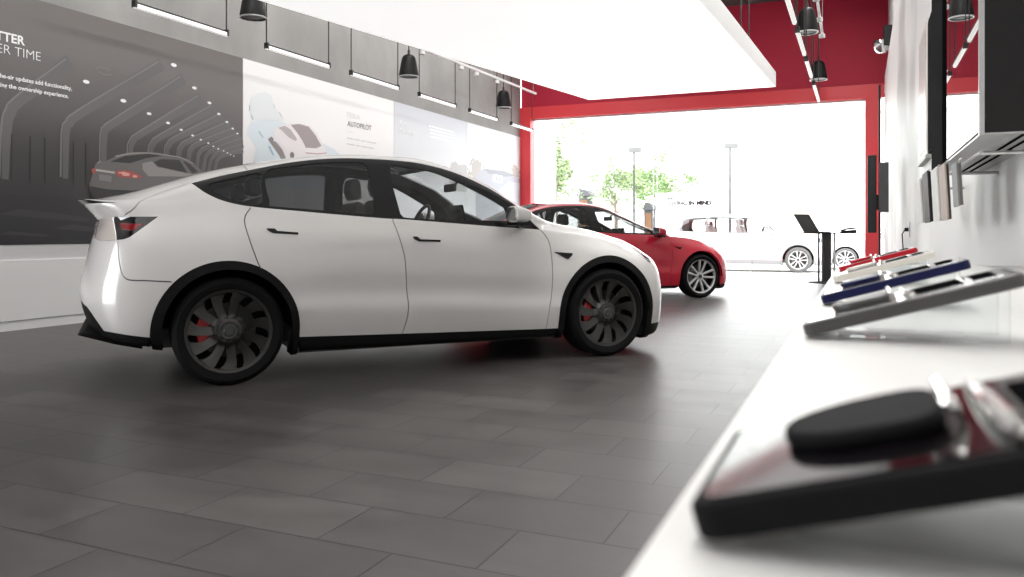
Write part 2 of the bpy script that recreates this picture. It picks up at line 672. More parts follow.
def cut_body(body, regions, classify, step=0.03):
    """regions: ordered (name, polygon in the cutting plane). Returns name -> (sv verts, tris)"""
    pts, edges = [], []
    for name, poly in regions:
        n0 = len(pts)
        pts += [Vector(p) for p in poly]
        edges += [(n0 + i, n0 + (i + 1) % len(poly)) for i in range(len(poly))]
    W, Hh = body.S[-1], body.V[-1]
    ni, nj = int(W / step), int(Hh / step)
    occ = np.array([[p[0], p[1]] for p in pts])
    grid = np.array([(W * i / ni, Hh * j / nj) for i in range(ni + 1) for j in range(nj + 1)])
    border = (grid[:, 0] < 1e-6) | (grid[:, 0] > W - 1e-6) | (grid[:, 1] < 1e-6) | (grid[:, 1] > Hh - 1e-6)
    keep = np.ones(len(grid), bool)
    for c in range(0, len(grid), 2000):
        g = grid[c:c + 2000]
        d = np.min((g[:, None, 0] - occ[None, :, 0]) ** 2 + (g[:, None, 1] - occ[None, :, 1]) ** 2, axis=1)
        keep[c:c + 2000] = d > (step * .35) ** 2
    grid = grid[keep | border]
    pts += [Vector((float(a), float(b))) for a, b in grid]
    vs, _, fs, *_ = delaunay_2d_cdt(pts, edges, [], 0, 1e-6)
    sv = np.array([(v.x, v.y) for v in vs])
    tri = np.array([tuple(f) for f in fs if len(f) == 3])
    cen = sv[tri].mean(axis=1)
    owner = np.full(len(tri), -1)
    for k, (name, poly) in enumerate(regions):
        m = (owner < 0) & inside(poly, cen)
        owner[m] = k
    names = np.array([r[0] for r in regions] + ['?'], dtype=object)[owner]
    rest = owner < 0
    P = body.at(cen[:, 0], cen[:, 1])
    names[rest] = classify(P[rest], cen[rest])
    return sv, tri, names


def skin(body, sv, tri, offset=0.0, side=-1, both=False, flange=0.0, gapinset=None):
    """triangles of the cutting plane -> vertices, faces, normals of the real panel"""
    used = np.unique(tri)
    remap = -np.ones(len(sv), int)
    remap[used] = np.arange(len(used))
    P = body.at(sv[used, 0], sv[used, 1])
    N = body.at(sv[used, 0], sv[used, 1], 'N')
    P = P + N * offset
    T = remap[tri]
    # face the way the normal does
    a = np.cross(P[T[:, 1]] - P[T[:, 0]], P[T[:, 2]] - P[T[:, 0]])
    fl = (a * N[T].mean(axis=1)).sum(axis=1) < 0
    T[fl] = T[fl][:, ::-1]
    ok = np.linalg.norm(a, axis=1) > 1e-10
    T = T[ok]
    if flange:
        cnt = {}
        for t in T:
            for i in range(3):
                e = (t[i], t[(i + 1) % 3])
                cnt[e] = cnt.get(e, 0) + 1
        bd = [e for e in cnt if (e[1], e[0]) not in cnt]
        vs, ns, fs = [], [], []
        base = len(P)
        for i, j in bd:
            if abs(P[i][1]) < 1e-4 and abs(P[j][1]) < 1e-4:
                continue
            d = P[j] - P[i]
            o = np.cross(d, N[i])
            o = o / max(np.linalg.norm(o), 1e-9)
            n0 = base + len(vs)
            vs += [P[i], P[j], P[j] - N[j] * flange, P[i] - N[i] * flange]
            ns += [o] * 4
            fs += [(n0 + 1, n0, n0 + 3), (n0 + 1, n0 + 3, n0 + 2)]
        if vs:
            P = np.concatenate([P, np.array(vs)])
            N = np.concatenate([N, np.array(ns)])
            T = np.concatenate([T, np.array(fs)])
    if both:
        n = len(P)
        P2, N2 = P * (1, -1, 1), N * (1, -1, 1)
        P, N, T = np.concatenate([P, P2]), np.concatenate([N, N2]), np.concatenate([T, T[:, ::-1] + n])
    elif side > 0:
        P, N, T = P * (1, -1, 1), N * (1, -1, 1), T[:, ::-1]
    return P, T, N


def panel(name, data, m, parent, weld=False):
    P, T, N = data
    me = bpy.data.meshes.new(name)
    me.from_pydata(P.tolist(), [], T.tolist())
    me.polygons.foreach_set('use_smooth', [True] * len(me.polygons))
    me.normals_split_custom_set_from_vertices(N.tolist())
    return link_mesh(name, me, m, parent)
# ------------------------------------------------------------------ rails of the cars
def crossover_body():
    ry = ['-1.75:.70 1.75:.70',
          '-1.75:.85 -1.1:.86 .95:.86 1.75:.84',
          '-1.75:.905 -1.4:.92 -.9:.90 .9:.90 1.4:.915 1.75:.88',
          '-1.75:.925 -1.4:.945 -.8:.935 0:.935 .9:.93 1.4:.94 1.75:.90',
          '-1.75:.925 -1.4:.948 -.7:.922 0:.916 .7:.918 1.4:.943 1.75:.90',
          '-1.75:.918 -1.4:.946 -.8:.938 0:.932 .8:.93 1.4:.938 1.75:.89',
          '-1.75:.880 -1.4:.912 -.8:.922 0:.922 .8:.912 1.4:.895 1.75:.845',
          '-1.75:.795 -1.3:.845 -.9:.862 0:.872 .85:.862 1.2:.83 1.45:.79 1.75:.72',
          '-1.75:.745 -1.3:.775 -.9:.772 0:.772 .45:.80 .85:.815 1.05:.765 1.45:.71 1.75:.635',
          '-1.75:.675 -1.4:.675 -1:.655 -.4:.640 0:.645 .45:.695 .7:.735 .85:.755 1.05:.67 1.45:.60 1.75:.53',
          '-1.75:.42 -1:.43 0:.43 .7:.45 1.2:.35 1.75:.30',
          '-1.75:0 1.75:0']
    rz = ['-1.75:.24 -1.1:.175 -.9:.182 0:.177 .95:.177 1.75:.13',
          '-1.75:.245 -1.1:.175 -.9:.185 0:.178 .95:.178 1.75:.135',
          '-1.75:.335 -1:.29 0:.272 .95:.247 1.75:.25',
          '-1.75:.47 -1:.46 -.25:.458 .5:.42 .9:.40 1.75:.40',
          '-1.75:.59 -1:.58 -.25:.575 .5:.55 .9:.52 1.75:.52',
          '-1.75:.76 -1:.76 0:.73 .9:.69 1.45:.67 1.75:.655',
          '-1.75:.945 -1.3:.955 -.6:.94 0:.91 .9:.865 1.45:.825 1.75:.785',
          '-1.75:1.10 -1.3:1.125 -.986:1.122 -.4:1.082 .5:1.032 .85:1.012 1.2:.985 1.45:.95 1.75:.883',
          '-1.75:1.205 -1.4:1.265 -1:1.305 -.5:1.315 0:1.285 .45:1.195 .85:1.065 1.05:1.035 1.2:1.023 1.45:.988 1.75:.92',
          '-1.75:1.285 -1.657:1.32 -1.455:1.379 -1.2:1.44 -1:1.484 -.77:1.518 -.5:1.534 -.136:1.522 .18:1.464 .468:1.353 .658:1.245 .85:1.138 1.05:1.077 1.2:1.053 1.45:1.018 1.75:.953',
          '-1.75:1.352 -1.57:1.412 -1.4:1.456 -1.2:1.497 -1:1.533 -.77:1.560 -.5:1.580 -.1:1.577 .2:1.522 .5:1.41 .8:1.242 1.05:1.125 1.2:1.072 1.45:1.038 1.75:.978',
          '-1.75:1.358 -1.4:1.466 -1:1.55 -.5:1.602 -.1:1.6 .2:1.55 .5:1.445 .8:1.285 1.05:1.16 1.2:1.085 1.45:1.046 1.75:.986']
    rear = [(-2.20, .33), (-2.25, .335), (-2.30, .41), (-2.335, .53), (-2.34, .62), (-2.32, .72), (-2.275, .92), (-2.225, 1.075), (-2.33, 1.21), (-2.25, 1.222), (-2.02, 1.27), (-1.75, None)]
    front = [(2.20, .15), (2.25, .16), (2.30, .25), (2.31, .40), (2.305, .54), (2.28, .66), (2.225, .755), (2.16, .815), (2.08, .868), (1.99, .91), (1.88, .95), (1.75, None)]
    return Body(ry, rz, -1.75, 1.75, rear, front, 2.8, 2.3)


def sedan_body():
    ry = ['-1.75:.68 1.75:.68',
          '-1.75:.82 -1.1:.83 .95:.83 1.75:.81',
          '-1.75:.87 -1.4:.885 -.9:.875 .9:.875 1.4:.885 1.75:.85',
          '-1.75:.885 -1.4:.91 -.8:.905 .9:.90 1.4:.91 1.75:.865',
          '-1.75:.885 -1.4:.915 -.7:.895 .7:.89 1.4:.915 1.75:.865',
          '-1.75:.88 -1.4:.918 -.8:.905 .8:.90 1.4:.915 1.75:.855',
          '-1.75:.85 -1.4:.89 -.8:.892 .8:.885 1.4:.87 1.75:.81',
          '-1.75:.77 -1.3:.825 -.9:.835 0:.84 .85:.832 1.2:.80 1.45:.77 1.75:.70',
          '-1.75:.72 -1.3:.745 -.9:.745 0:.745 .45:.77 .85:.785 1.05:.735 1.45:.69 1.75:.615',
          '-1.75:.65 -1.4:.64 -1:.615 -.4:.600 0:.61 .45:.665 .7:.71 .85:.735 1.05:.65 1.45:.58 1.75:.51',
          '-1.75:.42 -1:.40 0:.40 .7:.43 1.2:.35 1.75:.30',
          '-1.75:0 1.75:0']
    rz = ['-1.75:.22 -1.1:.165 -.9:.165 .95:.165 1.75:.13',
          '-1.75:.225 -1.1:.166 -.9:.166 .95:.166 1.75:.135',
          '-1.75:.30 -1:.25 0:.245 .95:.24 1.75:.235',
          '-1.75:.43 -1:.41 0:.40 .9:.38 1.75:.37',
          '-1.75:.55 -1:.53 0:.52 .9:.49 1.75:.48',
          '-1.75:.70 -1:.69 0:.67 .9:.64 1.45:.62 1.75:.595',
          '-1.75:.87 -1.3:.87 0:.85 .9:.81 1.45:.77 1.75:.71',
          '-1.75:1.03 -1.3:1.04 -.3:1.005 .54:.965 .85:.950 1.2:.925 1.45:.885 1.75:.81',
          '-1.75:1.085 -1.45:1.15 -1:1.215 -.5:1.215 0:1.18 .45:1.07 .85:.975 1.05:.948 1.45:.91 1.75:.835',
          '-1.75:1.115 -1.45:1.255 -1.29:1.315 -.94:1.385 -.46:1.404 -.14:1.367 .22:1.235 .5:1.115 .66:1.055 .85:.998 1.05:.966 1.45:.927 1.75:.857',
          '-1.75:1.13 -1.45:1.285 -1.29:1.35 -.94:1.432 -.46:1.452 -.14:1.412 .22:1.285 .5:1.17 .8:1.04 1.05:.985 1.45:.942 1.75:.877',
          '-1.75:1.135 -1.45:1.30 -1.29:1.37 -.94:1.455 -.46:1.472 -.14:1.435 .22:1.325 .5:1.215 .8:1.085 1.05:1.01 1.2:.985 1.45:.95 1.75:.885']
    rear = [(-2.17, .26), (-2.22, .265), (-2.28, .36), (-2.32, .48), (-2.33, .57), (-2.32, .68), (-2.28, .84), (-2.25, .97), (-2.29, 1.06), (-2.21, 1.09), (-2.0, 1.105), (-1.75, None)]
    front = [(2.16, .14), (2.2, .15), (2.25, .23), (2.26, .37), (2.25, .48), (2.21, .585), (2.14, .665), (2.07, .72), (1.98, .775), (1.91, .815), (1.84, .85), (1.75, None)]
    return Body(ry, rz, -1.75, 1.75, rear, front)
# ------------------------------------------------------------------ wheels
def wheel_set(kind, R, rim_r, width, M):
    """one wheel at the origin, outer face towards -y; returns the tyre object with its sub-parts"""
    A = rot('X', 90)                                           # local z -> -y
    w = width
    t = MB()
    prof = [(rim_r - .012, -w * .5 + .012), (rim_r + .004, -w * .5), (rim_r + .02, -w * .5 - .002), (R - .035, -w * .5 - .006), (R - .012, -w * .5 + .012),
            (R, -w * .5 + .035), (R, w * .5 - .035), (R - .012, w * .5 - .012), (R - .035, w * .5 + .006), (rim_r + .02, w * .5 + .002),
            (rim_r + .004, w * .5), (rim_r - .012, w * .5 - .012)]
    for g in (-.055, -.02, .02, .055):                         # tread grooves
        pass
    t.lathe(prof, 72, A)
    tyre = t.build('wheel', M['tyre'], None, smooth=True)
    f = w * .5 - .018                                          # outer face plane
    b = MB()
    b.lathe([(rim_r - .010, f + .010), (rim_r + .006, f + .012), (rim_r + .006, f), (rim_r - .018, f - .02), (rim_r - .026, f - .06), (rim_r - .03, -w * .45)], 72, A)
    b.lathe([(.065, f - .13), (rim_r - .03, f - .13)], 48, A)
    rim_back = b.build('rim_barrel', M['rim_dark'], tyre, smooth=True)
    m = MB()
    if kind == 'turbine':
        n, r0, r1 = 11, .082, rim_r - .014
        m.lathe([(rim_r - .034, f - .012), (rim_r - .030, f + .002), (rim_r - .012, f + .008), (rim_r - .006, f + .002)], 72, A)
        for k in range(n):
            g = []
            nr, na = 12, 5
            for i in range(nr + 1):
                u = i / nr
                r = r0 + (r1 - r0) * u
                slot = .44 * min(1, max(0, (u - .06) / .35)) ** .8 * (1 - .30 * max(0, (u - .6) / .4))
                if u > .90:
                    slot *= max(0.0, 1 - (u - .90) / .06)
                sw = .30 * u - .42 * u * u + .05
                for j in range(na + 1):
                    q = j / na
                    ang = 2 * math.pi / n * (k + slot / 2 + (1 - slot) * q) + sw
                    hgt = f - .020 + .020 * u - (.026 * (1 - u * .55)) * (1 - q) * min(1, 6 * u) * (1 if u < .93 else .3)
                    if i == 0:
                        hgt = f - .008
                    g.append((r * math.cos(ang), r * math.sin(ang), hgt))
            vs = g + [(x, y, z - .016) for x, y, z in g]
            N = len(g)
            fs = []
            for i in range(nr):
                for j in range(na):
                    a, b2, c, d = i * (na + 1) + j, i * (na + 1) + j + 1, (i + 1) * (na + 1) + j + 1, (i + 1) * (na + 1) + j
                    fs += [(a, b2, c, d), (N + d, N + c, N + b2, N + a)]
                a, b2 = i * (na + 1), (i + 1) * (na + 1)
                fs.append((a, b2, N + b2, N + a))
                fs.append((b2 + na, a + na, N + a + na, N + b2 + na))
            m.add(vs, fs, A)
        m.lathe([(0, f - .004), (.06, f - .004), (.08, f - .008), (.092, f - .02), (.092, f - .05)], 40, A)
        rim = m.build('rim', M['rim'], tyre, smooth=True)
        c = MB()
        c.lathe([(0, f + .010), (.03, f + .010), (.034, f + .006), (.052, f + .006), (.058, f - .004)], 40, A)
        for k in range(10):
            a = 2 * math.pi * k / 10
            c.lathe([(0, .012), (.006, .012), (.006, 0)], 8, A @ tr(.064 * math.cos(a), .064 * math.sin(a), f - .006))
        c.build('center_cap', M['cap'], tyre, smooth=True)
    else:
        n = 5
        m.lathe([(rim_r - .032, f - .03), (rim_r - .028, f - .002), (rim_r - .012, f + .008), (rim_r - .004, f + .002)], 72, A)
        for k in range(n):
            for sgn in (-1, 1):
                a0 = 2 * math.pi * (k + .25) / n
                p = []
                for u in (0, .25, .5, .75, 1):
                    r = .05 + (rim_r - .072) * u
                    off = sgn * (.020 + (.062 - .020) * u)
                    hw = .013 + .007 * u
                    p.append((r, off, hw))
                vs = []
                for r, off, hw in p:
                    z = f - .030 + .028 * (r / rim_r)
                    for d, dz in ((-hw, -.006), (-hw * .45, 0), (hw * .45, 0), (hw, -.006), (hw, -.03), (-hw, -.03)):
                        x, y = r, off + d
                        vs.append((x * math.cos(a0) - y * math.sin(a0), x * math.sin(a0) + y * math.cos(a0), z + dz))
                fs = []
                for i in range(4):
                    for j in range(6):
                        fs.append((i * 6 + j, i * 6 + (j + 1) % 6, (i + 1) * 6 + (j + 1) % 6, (i + 1) * 6 + j))
                m.add(vs, fs, A)
        m.lathe([(.034, f - .022), (.062, f - .026), (.07, f - .05)], 32, A)
        rim = m.build('rim', M['rim_silver'], tyre, smooth=True)
        c = MB()
        c.lathe([(0, f - .012), (.026, f - .014), (.034, f - .022), (.034, f - .04)], 32, A)
        c.build('center_cap', M['cap'], tyre, smooth=True)
    d = MB()
    d.lathe([(.07, f - .085), (.178, f - .085), (.178, f - .112), (.07, f - .112)], 48, A, closed=True)
    d.build('brake_disc', M['disc'], tyre, smooth=True)
    q = MB()
    cal = []
    for i in range(9):
        a = math.radians(145 + 70 * i / 8)
        cal.append((.118, a))
    outer = [(.196 * math.cos(a), .196 * math.sin(a)) for _, a in cal]
    inner = [(.118 * math.cos(a), .118 * math.sin(a)) for _, a in reversed(cal)]
    q.prism(outer + inner, f - .125, f - .055, A)
    q.build('brake_caliper', M['caliper'], tyre, bevel=.008)
    return tyre


# ------------------------------------------------------------------ one car
def arch(cx, cz, r, n=40, low=.10, grow=.0):
    p = [(cx - r - grow, low)]
    for i in range(n + 1):
        a = math.pi - math.pi * i / n
        p.append((cx + r * math.cos(a), cz + r * math.sin(a)))
    p.append((cx + r + grow, low))
    return p


def make_car(name, label, cat, body, spec, M, loc, heading):
    root = empty(name, (loc[0], loc[1], spec.get('z', 0.0)), heading, label, cat)
    inv = body.inv
    R = []

    def ext(line):
        """(x,z) line -> cutting plane"""
        return inv(line)
    # wheel openings first, then everything else in order of precedence
    def arch_region(cx, cz, r, low_v=0.0):
        pts = [p for p in arch(cx, cz, r) if p[1] > .245]
        sv = inv(pts)
        return [(sv[0][0], -.02)] + sv + [(sv[-1][0], -.02)]
    for cx in spec['axles']:
        R.append(('open', arch_region(cx, spec['hub'], spec['open_r'])))
    g = .0032
    for line in spec['cuts']:
        sv = inv(line) if not (isinstance(line[0], str)) else body.xv(line[1])
        R.append(('gap', strip(smooth_line(sv, .02), g)))
    for nm, poly in spec['features']:
        if nm[0] == '#':                                       # given as (x, row)
            R.append((nm[1:], body.xv(poly)))
        else:
            R.append((nm, smooth_line(inv(poly), .02, True) if nm[0] == '~' else inv(poly)))
    R = [(n.lstrip('~'), p) for n, p in R]
    if spec.get('cladding_r'):
        for i, (cx, czz) in enumerate(zip(spec['clad_c'], spec['clad_z'])):
            R.append(('arch_trim_%d' % i, arch_region(cx, czz, spec['cladding_r'])))
    lo = inv(spec['lower_edge'])
    lo = [(0, lo[0][1])] + lo + [(body.S[-1], lo[-1][1])]
    R.append(('rocker_panel', [(0, -.02)] + lo + [(body.S[-1], -.02)]))

    def cut_x(line):
        a = sorted([(z, x) for x, z in line])
        return lambda z: np.interp(z, [q[0] for q in a], [q[1] for q in a])
    A, B, Cc = cut_x(spec['A']), cut_x(spec['B']), cut_x(spec['C'])
    hx, hz = zip(*sorted(spec['hatch']))
    sx, sz = zip(*sorted(spec['seam']))

    def classify(P, cen):
        x, y, z = P[:, 0], P[:, 1], P[:, 2]
        v = cen[:, 1] / VS
        o = np.full(len(x), 'body_frame', dtype=object)
        below = v < 7.35
        o[below & (x > B(z)) & (x <= A(z))] = 'front_door'
        o[below & (x > Cc(z)) & (x <= B(z))] = 'rear_door'
        qz = np.interp(x, hx, hz, left=9, right=9)
        q = (x <= Cc(z)) & (x < -1.0) & (v < 9.0)
        o[q] = 'rear_fender'
        o[(x > A(z)) & (v < 7.95)] = 'front_fender'
        o[(x > 1.80) & (v < 7.95)] = 'front_bumper'
        o[(v >= 7.95) & (x > spec.get('cowl', 1.02))] = 'hood'
        tail = ((x < hx[-1]) & (x >= hx[0]) & (z > qz)) | ((x < hx[0] + .05) & (z > sz[0]) & (y > -.72)) | ((v > 9.4) & (x < -1.15))
        o[tail] = 'tailgate'
        bz = np.interp(x, sx, sz)
        o[(x < spec['seam'][0][0]) & (z < bz) & (~((x < hx[0] + .05) & (z > sz[0] + .03) & (y > -.72)))] = 'rear_bumper'
        return o
    sv, tri, names = cut_body(body, R, classify)
    solid = ~np.isin(names, ['open'])
    glassy = np.array([('glass' in n) or ('window' in n) or n in ('windshield',) for n in names])
    parts = {}
    center = {'hood', 'windshield', 'roof_glass', 'rear_window', 'tailgate', 'front_bumper', 'rear_bumper', 'rocker_panel', 'body_frame'}
    paint = M['paint']
    look = {'rocker_panel': M['black_trim'], 'arch_trim_0': M['black_trim'], 'arch_trim_1': M['black_trim'], 'window_trim': M['gloss_black'], 'windshield': M['clear_glass'],
            'roof_glass': M['dark_glass'], 'rear_window': M['dark_glass'], 'quarter_glass': M['tint_glass'], 'rear_door_glass': M['tint_glass'],
            'front_door_glass': M['clear_glass'], 'tail_light': M['tail_dark'], 'tail_light_bar': M['tail_red'], 'tail_light_lens': M['tail_clear'], 'headlight': M['head'],
            'door_handle_front': M['gloss_black'], 'door_handle_rear': M['gloss_black'], 'camera_badge': M['gloss_black']}
    off = {'arch_trim_0': .010, 'arch_trim_1': .010, 'rocker_panel': -.004, 'door_handle_front': .007, 'door_handle_rear': .007, 'camera_badge': .006, 'tail_light': .002, 'tail_light_lens': .004, 'tail_light_bar': .004,
           'quarter_glass': -.006, 'rear_door_glass': -.006, 'front_door_glass': -.006, 'window_trim': -.003, 'headlight': .002}
    rename = {'arch_trim_0': 'wheel_arch_trim', 'arch_trim_1': 'wheel_arch_trim', 'door_handle_front': 'door_handle', 'door_handle_rear': 'door_handle'}
    kid = {'door_handle_front': 'front_door', 'front_door_glass': 'front_door', 'door_handle_rear': 'rear_door', 'rear_door_glass': 'rear_door',
           'tail_light_bar': 'tail_light', 'tail_light_lens': 'tail_light', 'camera_badge': 'front_fender', 'rear_window': 'tailgate', 'quarter_glass': 'rear_fender'}
    order = ['body_frame', 'hood', 'front_bumper', 'rear_bumper', 'tailgate', 'front_fender', 'front_door', 'rear_door', 'rear_fender', 'rocker_panel', 'windshield', 'roof_glass', 'rear_window',
             'arch_trim_0', 'arch_trim_1', 'window_trim', 'front_door_glass', 'rear_door_glass', 'quarter_glass', 'tail_light', 'tail_light_bar', 'tail_light_lens', 'headlight', 'door_handle_front', 'door_handle_rear', 'camera_badge']
    made = {}
    for nm in order:
        m = names == nm
        if not m.any():
            continue
        fl = .012 if nm not in ('front_door_glass', 'rear_door_glass', 'quarter_glass') else .004
        if nm.startswith('arch_trim'):
            fl = .03
        for side in ((0,) if nm in center else (-1, 1)):
            d = skin(body, sv, tri[m], off.get(nm, 0.0), side if side else -1, both=(side == 0), flange=fl)
            par = made.get((kid.get(nm), side if (kid.get(nm), side) in made else 0), root) if nm in kid else root
            o = panel(rename.get(nm, nm), d, look.get(nm, paint), par)
            made[(nm, side)] = o
    # inner shell that shows in the shut lines and lines the cabin
    m = solid & ~glassy & ~np.isin(names, ['window_trim_none'])
    sh = skin(body, sv, tri[m], -.016, -1, both=True, flange=.0)
    panel('inner_shell', sh, M['shell'], root)
    # floor, wheel housings
    zf = spec['floor']
    ax = spec['axles']
    r_o = spec['open_r']
    f = MB()
    f.box(-1.86, 1.9, -.55, .55, zf + .05, zf + .18)
    f.box(ax[0] + r_o + .03, ax[1] - r_o - .03, -.83, .83, zf, zf + .14)
    f.build('floor_pan', M['shell'], root, bevel=.01)
    for cx in ax:
        for s in (-1, 1):
            w = MB()
            pr = [(cx + (r_o + .012) * math.cos(math.pi * i / 24), spec['hub'] + (r_o + .012) * math.sin(math.pi * i / 24)) for i in range(25)]
            ya, yb = s * (spec['half'] - .045), s * .56
            vs = [(x, ya, z) for x, z in pr] + [(x, yb, z) for x, z in pr]
            n = len(pr)
            fs = [(i, i + 1, n + i + 1, n + i) for i in range(n - 1)] + [tuple(n + i for i in range(n))]
            w.add(vs, fs)
            w.build('wheel_liner', M['liner'], root)
    # wheels
    w0 = wheel_set(spec['wheel'], spec['hub'], spec['rim_r'], spec['tyre_w'], M)
    yc = spec['half'] - .018 - spec['tyre_w'] / 2
    first = True
    for cx in ax:
        for s in (-1, 1):
            w = w0 if first else copy_tree(w0)
            first = False
            w.parent = root
            w.location = (cx, s * yc, spec['hub'])
            w.rotation_euler = (0, math.radians(spec.get('spin', 0)) , math.pi if s > 0 else 0)
    # mirrors
    mx, my, mz = spec['mirror']
    for s in (-1, 1):
        k = MB()
        ring = [(-.065, .80, .9), (-.055, 1, 1), (0, 1.0, 1.0), (.05, .86, .82), (.085, .55, .5), (.098, .25, .2)]
        vs, fs = [], []
        n = 16
        for dx, a, b in ring:
            for i in range(n):
                t = 2 * math.pi * i / n
                c, q = math.cos(t), math.sin(t)
                vs.append((mx + dx, s * (my + .10 * a * math.copysign(abs(c) ** .6, c)), mz + .010 * (dx < 0) + .064 * b * math.copysign(abs(q) ** .7, q)))
        for i in range(len(ring) - 1):
            for j in range(n):
                fs.append((i * n + j, i * n + (j + 1) % n, (i + 1) * n + (j + 1) % n, (i + 1) * n + j))
        fs += [tuple(range(n)), tuple((len(ring) - 1) * n + j for j in range(n))]
        k.add(vs, fs)
        mo = k.build('side_mirror', paint, root, subsurf=1)
        a = MB()
        a.tube([(mx + .05, s * (my - .05), mz - .066), (mx + .065, s * (my - .10), mz - .072), (mx + .10, s * (my - .17), mz - .078), (mx + .13, s * (my - .235), mz - .075)], [.022, .024, .022, .020], 12)
        vs2 = []
        a.box(mx - .058, mx + .055, s * (my - .09) if s > 0 else s * (my + .085), s * (my + .085) if s > 0 else s * (my - .09), mz - .078, mz - .052)
        a.build('mirror_arm', M['gloss_black'], mo, bevel=.006)
        gm = MB()
        gm.prism(rounded(.165, .10, .03, cx=s * my, cy=mz + .010), -.003, .003, tr(mx - .067, 0, 0) @ Matrix(((0, 0, 1, 0), (1, 0, 0, 0), (0, 1, 0, 0), (0, 0, 0, 1))))
        gm.build('mirror_glass', M['chrome'], mo)
    # cabin
    if spec.get('cabin'):
        cabin(root, spec, M)
    if spec.get('spoiler'):
        n = 40
        smax = spec['spoiler']
        pts = body.at(np.linspace(.0, smax, n), np.full(n, 8 * VS))
        nr = body.at(np.linspace(.0, smax, n), np.full(n, 7.75 * VS), 'N')
        vs = []
        for i in range(n):
            u = i / (n - 1)
            tpr = (1 - u ** 3) * .9 + .1
            p = pts[i]
            d = nr[i] * (1, 1, 0)
            d /= np.linalg.norm(d)
            vs += [p - d * .05 + (0, 0, .004), p + d * .028 * tpr + (0, 0, .012 * tpr), p + d * .028 * tpr + (0, 0, .006 * tpr), p - d * .004 + (0, 0, -.022 * tpr), p - d * .05 + (0, 0, -.004)]
        full = [tuple(q * (1, -1, 1)) for q in np.array(vs)]
        k = MB()
        for half in (vs, full):
            fs = [(i * 5 + j, i * 5 + (j + 1) % 5, (i + 1) * 5 + (j + 1) % 5, (i + 1) * 5 + j) for i in range(n - 1) for j in range(5)]
            fs.append(tuple((n - 1) * 5 + j for j in range(5)))
            k.add(half, fs)
        k.build('spoiler', M['gloss_black'], root, smooth=True)
    if spec.get('diffuser'):
        k = MB()
        k.prism([(-2.335, .335), (-2.30, .352), (-2.10, .33), (-1.95, .26), (-1.95, .22), (-2.12, .262)], -.55, .55, rot('X', 90))
        k.build('rear_diffuser', M['black_trim'], root, bevel=.01)
    return root


def cabin(root, sp, M):
    dz = sp.get('cabin_dz', 0.0)

    def seat(x, y, w, parent_name='seat', head=True):
        k = MB()
        F = Matrix(((1, 0, 0, 0), (0, 0, 1, y), (0, 1, 0, dz), (0, 0, 0, 1)))
        k.prism([(x - .22, .42), (x + .28, .46), (x + .31, .56), (x + .26, .60), (x - .14, .545), (x - .25, .52)], -w / 2, w / 2, F)
        k.prism([(x - .26, .50), (x - .12, .54), (x - .18, .80), (x - .27, 1.10), (x - .33, 1.14), (x - .37, 1.10), (x - .33, .80)], -w / 2, w / 2, F)
        o = k.build('seat', M['seat'], root, bevel=.04, seg=4)
        if head:
            h = MB()
            h.prism([(x - .30, 1.15), (x - .27, 1.17), (x - .285, 1.30), (x - .32, 1.335), (x - .365, 1.32), (x - .375, 1.22), (x - .35, 1.15)], -.125, .125, F)
            h.build('headrest', M['seat'], o, bevel=.03, seg=4)
        return o
    seat(.02, -.38, .50)
    seat(.02, .38, .50)
    k = seat(-.86, 0, 1.06, head=False)
    F = Matrix(((1, 0, 0, 0), (0, 0, 1, 0), (0, 1, 0, dz), (0, 0, 0, 1)))
    for y in (-.42, .42):
        h = MB()
        h.prism([(-1.21, 1.13), (-1.175, 1.15), (-1.20, 1.25), (-1.23, 1.27), (-1.275, 1.26), (-1.28, 1.15)], y - .12, y + .12, F)
        h.build('headrest', M['seat_rear'], k, bevel=.03, seg=4)
    d = MB()
    d.prism([(.52, .70), (.56, .90), (.64, .955), (.82, .935), (.93, .86), (.93, .70)], -.76, .76, F)
    dash = d.build('dashboard', M['cabin'], root, bevel=.02, seg=3)
    s = MB()
    s.prism(rounded(.36, .21, .012), -.008, .008, tr(.50, 0, 1.005 + dz) @ rot('Y', -12) @ Matrix(((0, 0, 1, 0), (1, 0, 0, 0), (0, 1, 0, 0), (0, 0, 0, 1))))
    s.build('touchscreen', M['gloss_black'], dash)
    w = MB()
    T = tr(.30, .38, .965 + dz) @ rot('Y', -65)
    w.lathe([(.165 + .016 * math.cos(a), .016 * math.sin(a)) for a in [2 * math.pi * i / 10 for i in range(10)]], 40, T, closed=True)
    w.box(-.16, .0, -.022, .022, -.012, .008, T)
    w.box(-.02, .02, -.16, .16, -.012, .008, T)
    w.lathe([(0, .015), (.05, .012), (.055, -.02), (0, -.02)], 20, T)
    w.tube([T @ Vector((0, 0, -.02)), T @ Vector((0, 0, -.32))], .03, 12)
    w.build('steering_wheel', M['cabin_dark'], root, smooth=True)
    r = MB()
    r.prism(rounded(.23, .065, .02), -.012, .012, tr(sp['rvm'][0], 0, sp['rvm'][1]) @ Matrix(((0, 0, 1, 0), (1, 0, 0, 0), (0, 1, 0, 0), (0, 0, 0, 1))))
    r.tube([(sp['rvm'][0] + .02, 0, sp['rvm'][1]), (sp['rvm'][0] + .07, 0, sp['rvm'][1] + .055)], .012, 8)
    r.build('rear_view_mirror', M['cabin_dark'], root)
